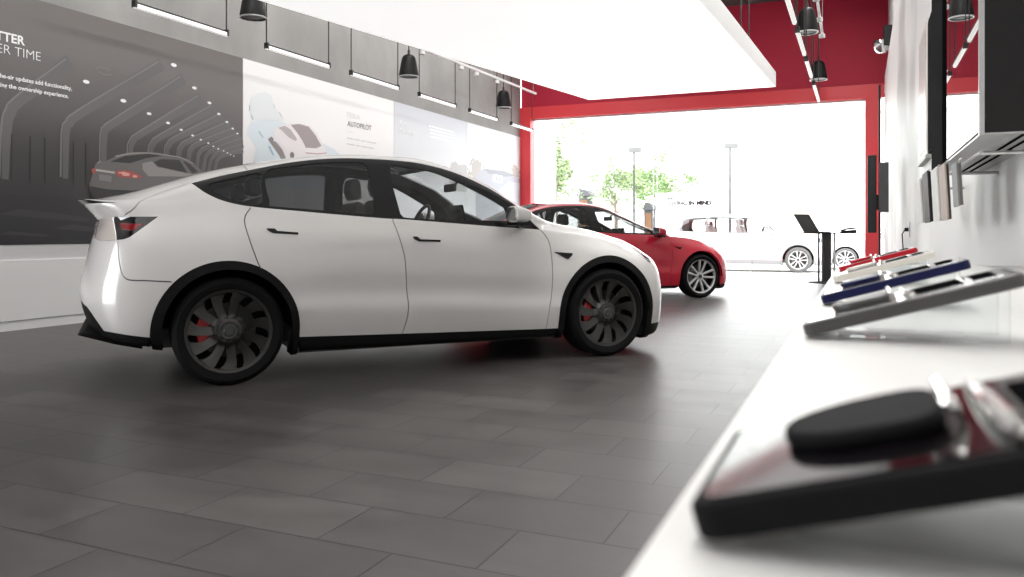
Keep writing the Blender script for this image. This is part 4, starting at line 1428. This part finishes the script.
track(-7.0, 12.0, 17.5, 4.22, 4.29, (.03, .30, .42, .60), 'thin white track light running above the left tube lights')
track(-.60, 11.6, 15.0, 4.65, 4.45, (.05, .35, .65, .92), 'white track light with small round heads among the bell speakers')

cam_ = empty('wall_camera', (XR + .02, 16.6, 4.62), 0, 'small black and chrome dome camera on the upper right wall', 'camera')
MB().box(-.10, .06, -.16, .16, -.12, .26).build('camera_body', black_metal, cam_, bevel=.02)
MB().lathe([(0, -.24), (.08, -.22), (.14, -.15), (.16, -.06), (.15, 0), (0, .01)], 24, tr(-.13, 0, .0)).build('dome', mat('dome_chrome', (.8, .8, .82), .12, 1.0), cam_, smooth=True)
MB().box(-.02, .06, -.05, .05, -.05, .05).build('bracket', steel, cam_)
# ------------------------------------------------------------------ counter with the colour sample trays
CT = .878
counter_white = noisy(mat('counter_white', (.84, .83, .81), .38), 5, .015)
c = empty('display_counter', (0, 0, 0), 0, 'long white counter along the right wall under the sample trays', 'counter')
MB().box(-.067, XR - .001, -1.2, 3.05, CT - .035, CT).build('countertop', counter_white, c, bevel=.003)
k = MB().box(.03, XR - .001, -1.18, 3.0, .08, CT - .035)
body = k.build('counter_body', white_wall, c, bevel=.004)
MB().box(.07, XR - .001, -1.15, 2.97, 0, .08).build('plinth', mat('plinth_grey', (.2, .2, .2), .5), c)
for y in (-.15, .85, 1.85):
    MB().box(.012, .03, y + .005, y + .995, .12, CT - .04).build('door', white_wall, c, bevel=.003)

acrylic = glass('clear_acrylic', (.96, .97, .97), 1.49)
slot_black = mat('slot_black', (.006, .006, .0065), .95, spec=.0)
chrome_m = mat('polished_chrome', (.80, .78, .76), .16, 1.0)
pearl_plate = mat('bright_plate', (.62, .62, .63), .12, .25, coat=1)

black_plate = mat('black_glass_plate', (.006, .005, .006), .08, spec=.3)


def car_paint(name, c, metal=.0):
    return mat(name, c, .7 if c[2] < .01 else .38, metal, spec=.10 if c[0] < .05 else .3)


TW, TD, TT, TILT = .199, .118, .0125, 16.5
trays = [('black', (.007, .007, .008), .266, 'glossy black colour sample tray, nearest on the white counter'),
         ('dark grey', (.075, .072, .070), .846, 'dark grey colour sample tray behind the black tray'),
         ('navy', (.012, .014, .055), 1.250, 'navy blue colour sample tray between the grey and cream trays'),
         ('cream', (.66, .63, .57), 1.815, 'cream white colour sample tray beside the red tray'),
         ('red', (.42, .008, .020), 2.350, 'red colour sample tray at the far end of the counter')]
for name, col, y0, label in trays:
    t = empty('sample_tray', (-.050, y0, CT + .002), 0, label, 'sample tray', 'colour sample trays on the counter')
    R_ = rot('Y', -TILT)
    pm = car_paint(name.replace(' ', '_') + '_sample_paint', col, .2 if name in ('dark grey', 'red') else 0)
    MB().prism(rounded(TW, TD, .010, 5, TW / 2, TD / 2), 0, TT, R_).build('tray_body', pm, t, bevel=.0022, seg=3)
    plate = black_plate if name == 'black' else pearl_plate
    MB().prism(rounded(TW - .010, TD - .010, .007, 5, TW / 2, TD / 2), TT, TT + .0008, R_).build('face_plate', plate, t)
    # teardrop paint chip with a chrome clasp
    out = []
    for i in range(26):
        a = 2 * math.pi * i / 26
        x, y = math.cos(a), math.sin(a)
        out.append((.058 + .029 * math.copysign(abs(x) ** (.55 if x > 0 else 1.0), x), TD * .55 + .030 * (1 + .16 * x) * math.copysign(abs(y) ** .8, y)))
    chip = MB().prism(out, TT + .0008, TT + .0074, R_).build('paint_chip', pm, t, bevel=.0026, seg=4, auto=.6)
    q = MB()
    for dy in (-.012, .0, .012):
        q.lathe([(.0045 + .0022 * math.cos(2 * math.pi * i / 8), .0022 * math.sin(2 * math.pi * i / 8)) for i in range(8)], 16, R_ @ tr(.088, TD * .56 + dy, TT + .006) @ rot('Y', 70), closed=True)
    q.box(.085, .0895, TD * .56 - .018, TD * .56 + .018, TT, TT + .006, R_)
    q.build('chrome_clasp', chrome_m, chip, smooth=True)
    # two black panels imitating shaded recesses, slim rails, and the chrome bar before them
    fm = MB()
    fm.box(.106, .184, .020, .025, TT, TT + .0011, R_)
    fm.box(.106, .184, .093, .098, TT, TT + .0011, R_)
    fm.box(.106, .110, .025, .093, TT, TT + .0011, R_)
    fm.box(.180, .184, .025, .093, TT, TT + .0011, R_)
    fm.build('inlay_frame', plate, t, bevel=.0003)
    for xa, xb in ((.110, .151), (.159, .180)):
        MB().box(xa, xb, .025, .093, TT, TT + .0022, R_).build('inlay_panel', slot_black, t)
    MB().box(.151, .159, .025, .093, TT, TT + .0030, R_).build('bridge_bar', pearl_plate if name != 'black' else slot_black, t, bevel=.001)
    ch = MB().tube([R_ @ Vector(p) for p in ((.098, .106, TT + .002), (.0985, .080, TT + .005), (.099, .045, TT + .005), (.1005, .018, TT + .004), (.104, .008, TT + .003))], [.0018, .0028, .0030, .0030, .0026], 8)
    ch.tube([R_ @ Vector(p) for p in ((.100, .106, TT + .002), (.1035, .030, TT + .004))], .0022, 8)
    ch.build('chrome_bar', chrome_m, t, smooth=True)
    st = MB()
    tn = math.tan(math.radians(TILT))
    for ya in (.018, .088):
        st.prism([(.030, .001), (.178, .001), (.178, .178 * tn - .002), (.030, .030 * tn - .002)], ya, ya + .008, rot('X', 90) @ Matrix.Scale(-1, 4, (0, 0, 1)))
    st.build('acrylic_stand', acrylic, t)
# ------------------------------------------------------------------ right wall: cabinet, boards, samples, far displays
def at_px_plane(r, x):
    return x / r


mirror_black = mat('black_glass', (.006, .006, .007), .02, coat=1.0, coat_rough=.0, ior=2.2)
cab_black = noisy(mat('cabinet_black', (.016, .015, .015), .6, spec=.2), 30, .05)
cab = empty('wall_cabinet', (XR, 3.2, 1.25), 0, 'black wall mounted cabinet with a glossy front over the counter', 'cabinet')
X0, X1, Y0, Y1, Z1 = .30 - XR, 0, 2.47 - 3.2, 3.96 - 3.2, 1.15
MB().box(X0 + .006, X1, Y0, Y1, 0.004, Z1).build('cabinet_body', cab_black, cab, bevel=.002)
MB().box(X0 - .004, X0 + .006, Y0 + .012, Y1 - .50, .012, Z1 - .01).build('glass_front', mirror_black, cab)
MB().box(X0 - .012, X0 + .006, Y1 - .50, Y1, .0, Z1).build('front_frame', mat('frame_black', (.008, .008, .009), .9, spec=.02), cab, bevel=.002)
MB().box(X0 - .007, X0 + .006, Y0 - .001, Y0 + .012, .0, Z1).build('edge_strip', steel, cab)
MB().box(X0 - .004, X1, Y0, Y1, -.001, .004).build('bottom_panel', mat('bottom_grey', (.42, .42, .42), .3, .3), cab)
for xx in (-.085, -.055):
    MB().box(xx, xx + .008, Y0 + .02, Y1 - .05, -.004, -.001).build('vent_slot', slot_black, cab)

wd = empty('wall_display', (XR, 7.02, 1.54), 0, 'tall cream framed display panel on the right wall past the black cabinet', 'display')
MB().box(-.03, 0, -.42, .42, .03, 1.03).build('display_frame', mat('cream_frame', (.70, .66, .60), .4), wd, bevel=.004)
MB().box(-.034, -.03, -.36, .36, .08, .98).build('display_screen', mat('pale_screen', (.80, .79, .77), .25), wd)
MB().box(-.04, 0, -.43, .43, 0, .03).build('bottom_ledge', mat('ledge_grey', (.5, .5, .48), .4), wd, bevel=.003)
bd = empty('wall_screen', (XR, 6.27, 1.56), 0, 'slim dark screen on the right wall beside the cream display', 'screen')
MB().box(-.03, 0, -.22, .22, 0, .96).build('screen_housing', mat('screen_dark', (.020, .020, .022), .8, spec=.05), bd, bevel=.004)
MB().box(-.033, -.03, -.20, .20, .02, .94).build('screen_glass', bpy.data.materials['frame_black'], bd)

# upholstery samples on a rail under the cabinet
rail = empty('sample_rail', (XR, 3.6, 1.215), 0, 'thin steel rail under the cabinet that carries the hanging samples', 'rail')
MB().tube([(-.165, -1.0, 0), (-.165, 1.1, 0)], .005, 8).build('rail_rod', steel, rail)
for y in (-.95, -.1, 1.0):
    MB().tube([(-.165, y, 0), (-.06, y, 0), (0, y, 0)], .006, 8).build('wall_bracket', steel, rail)
samples = [('white', (.80, .79, .77), (.50, .46, .42), 4.22, 4.63, 1.035, 1.245, 'white upholstery sample, leftmost on the rail under the black cabinet'),
           ('black', (.020, .021, .024), (.012, .012, .013), 3.76, 4.06, 1.032, 1.250, 'black upholstery sample hanging beside the leftmost white one'),
           ('white', (.78, .77, .74), (.40, .36, .33), 3.33, 3.57, 1.030, 1.232, 'large white upholstery sample between the black and the tan one'),
           ('tan', (.44, .36, .31), (.030, .028, .027), 3.02, 3.24, 1.030, 1.222, 'tan upholstery sample with a dark edge on the rail'),
           ('grey', (.20, .20, .20), (.14, .14, .14), 2.66, 2.80, 1.065, 1.195, 'narrow grey upholstery sample at the right end of the rail')]
for nm, c1, c2, ya, yb, za, zb, label in samples:
    t = empty('upholstery_sample', (.262, (ya + yb) / 2, zb), 0, label, 'fabric sample', 'upholstery samples under the cabinet')
    h = (yb - ya) / 2
    Rk = rot('Y', -3)
    MB().prism(rounded(2 * h, zb - za, .006, 3, 0, -(zb - za) / 2), -.005, .001, Rk @ FACE_X).build('sample_face', noisy(mat(nm + '_upholstery', c1, .55), 60, .05), t, bevel=.002)
    MB().prism(rounded(2 * h - .006, zb - za - .006, .006, 3, 0, -(zb - za) / 2), .001, .008, Rk @ FACE_X).build('backing_board', mat(nm + '_backing', c2, .6), t)
    MB().tube([(.010, 0, -.01), (.012, 0, .012), (.018, 0, .014)], .003, 6).build('hook', steel, t)

# display stand near the window
ds = empty('display_stand', (.235, 11.5, 0), 0, 'dark post with a black and a grey display panel near the red right column', 'display stand')
MB().box(-.014, .014, -.02, .02, .015, 2.93).build('post', black_metal, ds)
MB().lathe([(0, 0), (.16, 0), (.16, .008), (.02, .018), (0, .018)], 28).build('base_plate', black_metal, ds, smooth=True)
k = MB().box(-.145, -.035, .02, .14, 1.0, 2.02)
k.build('black_panel', mat('panel_black', (.022, .022, .024), .4), ds, bevel=.006)
MB().box(-.035, -.014, .03, .09, 1.3, 1.5).build('panel_arm', black_metal, ds)
k = MB().box(-.008, .105, -.10, -.02, 1.265, 1.91)
k.build('grey_panel', mat('panel_grey', (.085, .085, .088), .45), ds, bevel=.006)
MB().box(-.147, -.145, .03, .13, 1.75, 1.98).build('panel_screen', mat('screen_green', (.03, .16, .10), .2), ds)
wo = empty('wall_outlet', (XR, 9.4, 1.03), 0, 'small white outlet with a black plug low on the wavy right wall', 'outlet')
MB().box(-.012, 0, -.05, .05, -.08, .08).build('outlet_plate', white_metal, wo, bevel=.003)
MB().box(-.05, -.012, -.02, .02, -.02, .02).build('plug', black_metal, wo, bevel=.004)
MB().tube([(-.045, 0, 0), (-.07, .05, -.05), (-.05, .1, -.3), (-.04, .1, -.9)], .006, 8).build('plug_cable', black_metal, wo, smooth=True)

# round tall table with a laptop by the window
tb = empty('bar_table', (-.62, 17.3, 0), 0, 'tall round bar table on a dark post before the window', 'table')
top_dark = mat('table_dark', (.03, .03, .031), .9, spec=.02)
MB().lathe([(0, .990), (.60, .990), (.615, .998), (.615, 1.008), (.605, 1.015), (0, 1.015)], 56).build('tabletop', top_dark, tb, smooth=True)
MB().tube([(0, 0, .02), (0, 0, .99)], .095, 28).build('column', mat('column_dark', (.05, .05, .052), .28, .4), tb, smooth=True)
for a in (2.9, .2):
    MB().tube([(.15 * math.cos(a), .15 * math.sin(a), .02), (.15 * math.cos(a), .15 * math.sin(a), .99)], .02, 10).build('side_post', steel if a < 1 else black_metal, tb, smooth=True)
MB().lathe([(0, 0), (.34, 0), (.34, .012), (.10, .03), (0, .03)], 40).build('base_plate', top_dark, tb, smooth=True)
lt = empty('laptop', (-.84, 17.15, 1.015), 0, 'open laptop seen from behind on the bar table', 'laptop')
lap_grey = mat('laptop_grey', (.05, .05, .052), .8, spec=.05)
MB().prism(rounded(.42, .30, .012, 4, 0, -.15), 0, .016, tr(-.06, .02, 0) @ rot('Z', math.degrees(.41 + .45))).build('laptop_base', lap_grey, lt)
hx, hy = math.cos(.41 + .45), math.sin(.41 + .45)               # hinge direction; the lid leans to the left of it
lx, ly = -hy * .52, hx * .52
LID = Matrix(((hx, lx, 0, 0), (hy, ly, 0, 0), (0, .68, 0, 0), (0, 0, 0, 1)))
nrm = Vector((hx, hy, 0)).cross(Vector((lx, ly, .68))).normalized()
LID.col[2] = (*nrm, 0)
MB().prism(rounded(.42, .52, .012, 4, 0, .26), 0, .012, tr(-.06, .02, .014) @ LID).build('laptop_lid', lap_grey, lt)
mo = empty('desk_phone', (-.22, 17.2, 1.015), math.radians(-10), 'low black cradle with a cable on the right of the bar table', 'phone')
MB().prism([(-.14, 0), (.14, 0), (.16, .03), (.14, .055), (-.10, .03)], -.08, .08, rot('X', 90)).build('cradle', top_dark, mo, bevel=.006)
MB().tube([(-.12, -.05, .035), (0, -.06, .07), (.15, -.05, .085)], .018, 10).build('handset', black_metal, mo, smooth=True)
# ------------------------------------------------------------------ the street outside
GZ = -.12
pave = noisy(mat('pale_paving', (.55, .54, .52), .7), 2, .08)
o = struct('ground', MB().box(-60, 50, YB + .1, 110, GZ - .2, GZ), pave)
leaf = noisy(mat('leaf_green', (.15, .24, .08), .6), 3, .3)
leaf2 = noisy(mat('leaf_pale', (.22, .29, .14), .6), 3, .3)
bark = noisy(mat('bark', (.16, .12, .09), .8), 8, .2)


def tree(x, y, zc, rx, rz, n, m, label, seed):
    rnd = random.Random(seed)
    t = empty('street_tree', (x, y, GZ), rnd.uniform(0, 6), label, 'tree', 'trees across the street')
    h = zc - GZ
    k = MB().tube([(0, 0, 0), (.05, .02, h * .45), (0, .05, h * .9)], [.11, .085, .05], 10)
    for i in range(7):
        a = rnd.uniform(0, 6.28)
        k.tube([(.02, .02, h * (.5 + .05 * i)), (rx * .4 * math.cos(a), rx * .4 * math.sin(a), h * (.62 + .06 * i)), (rx * .75 * math.cos(a), rx * .75 * math.sin(a), h * (.72 + .07 * i))], [.045, .03, .012], 7)
    k.build('trunk', bark, t, smooth=True)
    f = MB()
    cl = [(rnd.gauss(0, .5) * rx, rnd.gauss(0, .5) * rx, h + rnd.gauss(0, .5) * rz) for _ in range(34)]
    for i in range(n):
        cx, cy, cz = rnd.choice(cl)
        p = Vector((cx + rnd.gauss(0, .16) * rx, cy + rnd.gauss(0, .16) * rx, cz + rnd.gauss(0, .14) * rz))
        M_ = tr(*p) @ Matrix.Rotation(rnd.uniform(0, 6.28), 4, 'Z') @ Matrix.Rotation(rnd.uniform(-1.2, 1.2), 4, 'X') @ Matrix.Rotation(rnd.uniform(-.8, .8), 4, 'Y')
        s = rnd.uniform(.05, .10)
        f.add([(-s, 0, 0), (0, -s * .55, s * .12), (s, 0, 0), (0, s * .55, s * .12)], [(0, 1, 2, 3)], M_)
    f.build('foliage', m, t)
    return t


def along(px, y):
    """x on the street where the line of sight through column px meets distance y"""
    d = (px - 512) / 800
    s, c = math.sin(YAW), math.cos(YAW)
    return y * (-s + d * c) / (c + d * s)


tree(along(556, 31.0), 31.0, 3.9, .85, 1.75, 3200, leaf2, 'narrow pale street tree at the left edge of the window', 3)
tree(along(616, 36.5), 36.5, 3.2, 1.15, 1.15, 2600, leaf2, 'small pale street tree among the lamp posts, left of the pale mullion', 8)
tree(along(661, 43.0), 43.0, 3.6, 1.75, 1.35, 4200, leaf, 'wide green street tree on both sides of the thick pale mullion', 11)

wall_pale = noisy(mat('pale_render', (.80, .79, .77), .8), 1, .04)
bw = empty('shop_building', (0, 46, GZ), 0, 'pale building with wide openings across the street', 'building')
k = MB().box(-40, 22, 0, 8, 0, 7.5)
k.build('facade', wall_pale, bw)
MB().box(-40.3, 22.3, -.4, 8.3, 7.5, 8.1).build('parapet', wall_pale, bw)
pane_dark = mat('shop_pane', (.42, .44, .45), .2)
for x in (-34, -29, -24, 3, 8):
    w = MB().box(x, x + 3.4, -.06, .02, .5, 3.6).build('shop_front', pane_dark, bw)
    MB().box(x - .15, x + 3.55, -.3, .0, 3.6, 3.8).build('awning_bar', wall_pale, w)
MB().box(-3.6, -2.0, -.10, .02, .1, 3.8).build('entrance', mat('entrance_beige', (.60, .50, .42), .6), bw)

sg = empty('sign_wall', (along(686, 32), 32, GZ), 0, 'low white wall with faint grey lettering behind the parked white car', 'sign')
MB().box(-1.2, 1.5, 0, .25, 0, 2.75).build('sign_panel', wall_pale, sg, bevel=.01)
lettering('sign_lettering', 'LIVING IN MIND', .23, mat('sign_grey', (.008, .008, .009), .9, spec=.05), sg, tr(1.0, -.012, 2.26) @ rot('X', 90), bold=.012, depth=.008)
for i, (dx, hh) in enumerate(((-.75, .16), (-.62, .24), (-.50, .19))):
    MB().prism([(dx - .12, 2.50), (dx + .12, 2.50), (dx, 2.50 + hh)], 0, .01, tr(0, -.002, 0) @ rot('X', 90)).build('sign_emblem', mat('emblem_grey', (.30, .31, .31), .6), sg)

for px, y, w, hh, label in ((583, 40, .30, 3.1, 'small kiosk with an orange front and dark roof left of the street trees'), (648, 39, .2, 2.3, 'narrow orange stand beside the thick pale mullion, across the street')):
    t = empty('street_kiosk', (along(px, y), y, GZ), 0, label, 'kiosk')
    MB().box(-w, w, 0, .8, 0, hh).build('kiosk_body', mat('kiosk_grey', (.04, .04, .042), .7), t, bevel=.02)
    MB().box(-w * .6, w * .8, -.03, .02, .1, hh * .93).build('kiosk_front', mat('kiosk_orange', (.13, .055, .022), .7), t)
    MB().prism([(-w * 1.2, hh), (w * 1.7, hh), (w * .7, hh + .30), (-w * .6, hh + .38)], -.9, .1, rot('X', 90)).build('kiosk_roof', mat('kiosk_roof', (.05, .05, .055), .6), t)

lamp_grey = mat('lamp_post_grey', (.07, .07, .07), .8, spec=.05)
for px, y, label in ((634, 33, 'slim street lamp post standing among the street trees'), (730, 33, 'street lamp post above the parked white car')):
    t = empty('street_lamp', (along(px, y), y, GZ), 0, label, 'lamp post', 'lamp posts across the street')
    MB().tube([(0, 0, 0), (0, 0, 4.55)], [.05, .04], 10).build('lamp_pole', lamp_grey, t, smooth=True)
    MB().box(-.22, .32, -.12, .12, 4.55, 4.75).build('lamp_head', mat('lamp_head', (.12, .12, .12), .7), t, bevel=.03)
    MB().lathe([(0, 0), (.14, 0), (.12, .12), (.06, .2), (0, .2)], 16).build('lamp_foot', lamp_grey, t)
col_ = empty('street_column', (along(541, 21.5), 21.5, GZ), 0, 'broad white column just outside the left end of the window', 'column')
MB().box(-.26, .24, 0, .6, .25, 6.6).build('column_shaft', white_wall, col_, bevel=.01)
MB().box(-.32, .30, -.06, .66, 0, .25).build('column_foot', white_wall, col_, bevel=.01)

# parked cars
SM = dict(base, tyre=mat('glare_pale_tyre', (.10, .10, .10), .7), rim_dark=mat('glare_pale_rim', (.16, .16, .16), .6), tint_glass=glass('suv_glass', (.72, .73, .73)), shell=mat('suv_lining', (.40, .38, .37), .7), cabin=mat('suv_cabin', (.4, .4, .4), .7), seat=mat('suv_seat', (.5, .47, .45), .7),  paint=mat('suv_white_paint', (.86, .86, .86), .3, coat=1), caliper=base['grey_caliper'], black_trim=mat('suv_grey_trim', (.30, .30, .31), .5), gloss_black=mat('suv_trim', (.16, .16, .165), .3),  # tyre, rim, glass and cabin tones paled to imitate the window glare
          rim_silver=mat('suv_rim', (.55, .55, .56), .3, .6))


def suv_body():
    ry = ['-1.75:.70 1.75:.70', '-1.75:.85 1.75:.84', '-1.75:.90 0:.90 1.75:.88', '-1.75:.92 0:.93 1.75:.90', '-1.75:.92 0:.925 1.75:.90', '-1.75:.92 0:.93 1.75:.89',
          '-1.75:.90 0:.92 1.75:.86', '-1.75:.86 0:.88 .85:.875 1.75:.80', '-1.75:.80 0:.80 .45:.81 .85:.83 1.05:.80 1.75:.72', '-1.75:.70 0:.68 .45:.71 .85:.77 1.05:.72 1.75:.60', '-1.75:.45 0:.43 1.75:.35', '-1.75:0 1.75:0']
    rz = ['-1.75:.26 1.75:.20', '-1.75:.265 1.75:.205', '-1.75:.36 1.75:.32', '-1.75:.48 1.75:.46', '-1.75:.60 1.75:.58', '-1.75:.78 1.75:.74', '-1.75:.97 1.75:.90',
          '-1.75:1.13 0:1.11 .85:1.09 1.75:1.03', '-1.75:1.38 0:1.37 .45:1.30 .85:1.13 1.05:1.11 1.75:1.06', '-1.75:1.60 -1:1.64 0:1.63 .35:1.56 .70:1.33 .95:1.15 1.1:1.13 1.75:1.08',
          '-1.75:1.65 -1:1.69 0:1.68 .35:1.62 .70:1.40 1.0:1.17 1.2:1.14 1.75:1.10', '-1.75:1.66 -1:1.71 0:1.70 .35:1.64 .70:1.44 1.0:1.21 1.25:1.15 1.75:1.11']
    rear = [(-2.2, .32), (-2.25, .33), (-2.3, .42), (-2.33, .52), (-2.34, .62), (-2.33, .76), (-2.31, .95), (-2.28, 1.12), (-2.22, 1.36), (-2.12, 1.58), (-1.95, 1.65), (-1.75, None)]
    front = [(2.2, .24), (2.25, .25), (2.3, .36), (2.31, .48), (2.31, .6), (2.30, .75), (2.27, .9), (2.2, .99), (2.1, 1.02), (2.0, 1.05), (1.88, 1.09), (1.75, None)]
    return Body(ry, rz, -1.75, 1.75, rear, front, 3.2, 2.6, nm=120, nw=50, sub=12)


U_A = [(.84, 1.09), (.90, .95), (.91, .6), (.87, .30)]
U_B = [(-.25, 1.11), (-.22, .8), (-.22, .5), (-.25, .36)]
U_C = [(-1.22, 1.12), (-1.24, 1.0), (-1.22, .85), (-1.15, .72)]
suv_spec = dict(
    axles=(-1.42, 1.42), hub=.365, open_r=.425, half=.935, rim_r=.275, tyre_w=.25, wheel='spoke', floor=.24, spin=5, z=GZ,
    clad_c=(-1.42, 1.42), clad_z=(.365, .365), cladding_r=.475,
    cuts=[U_A, U_B, U_C],
    features=[('~front_door_glass', [(-.18, 1.56), (.1, 1.55), (.3, 1.50), (.62, 1.29), (.68, 1.20), (.62, 1.16), (.2, 1.16), (-.15, 1.16), (-.19, 1.2)]),
              ('~rear_door_glass', [(-1.10, 1.58), (-.7, 1.59), (-.32, 1.575), (-.29, 1.5), (-.29, 1.2), (-.33, 1.165), (-.7, 1.17), (-1.08, 1.17), (-1.12, 1.22)]),
              ('~quarter_glass', [(-1.85, 1.52), (-1.6, 1.57), (-1.22, 1.58), (-1.19, 1.5), (-1.19, 1.22), (-1.22, 1.18), (-1.6, 1.19), (-1.88, 1.22)]),
              ('window_trim', [(-1.98, 1.55), (-1.6, 1.60), (-1, 1.62), (0, 1.61), (.34, 1.54), (.68, 1.325), (.84, 1.13), (.2, 1.12), (-1, 1.14), (-2.0, 1.18)]),
              ('tail_light', [(-2.05, 1.10), (-2.20, 1.10), (-2.20, .95), (-2.08, .95)]),
              ('~headlight', [(1.92, .98), (2.05, .97), (2.15, .93), (2.15, .86), (2.05, .86), (1.95, .89)]),
              ('#windshield', [(.95, 9.4), (1.1, 10.2), (1.2, 11.1), (.45, 11.1), (.42, 9.75), (.7, 9.5)]),
              ('#roof_glass', [(.2, 10.0), (.2, 11.1), (-1.2, 11.1), (-1.2, 10.0)])],
    lower_edge=[(-2.32, .46), (-1.95, .38), (.0, .36), (1.95, .36), (2.28, .38)],
    A=U_A, B=U_B, C=U_C, hatch=[(-2.15, 1.15), (-2.0, 1.2), (-1.9, 1.4), (-1.85, 1.62)], seam=[(-1.85, .72), (-2.0, .72), (-2.1, .8), (-2.12, .93)], mirror=(.66, 1.02, 1.16), cabin=True, cabin_dz=.22, rvm=(.62, 1.44))
make_car('parked_car', 'white sport utility car parked outside the window with a grey wheel arch', 'car', suv_body(), suv_spec, SM, (along(798, 24.1) - 1.42, 24.1 + .93), 0.0)
PM = dict(SM, paint=mat('grey_white_paint', (.62, .63, .64), .3, coat=1))
s2 = dict(sedan_spec, z=GZ)
make_car('parked_sedan', 'pale parked sedan outside, seen beyond the bar table', 'car', sedan_body(), s2, PM, (along(846, 27.5) + 1.44, 27.5), math.pi)
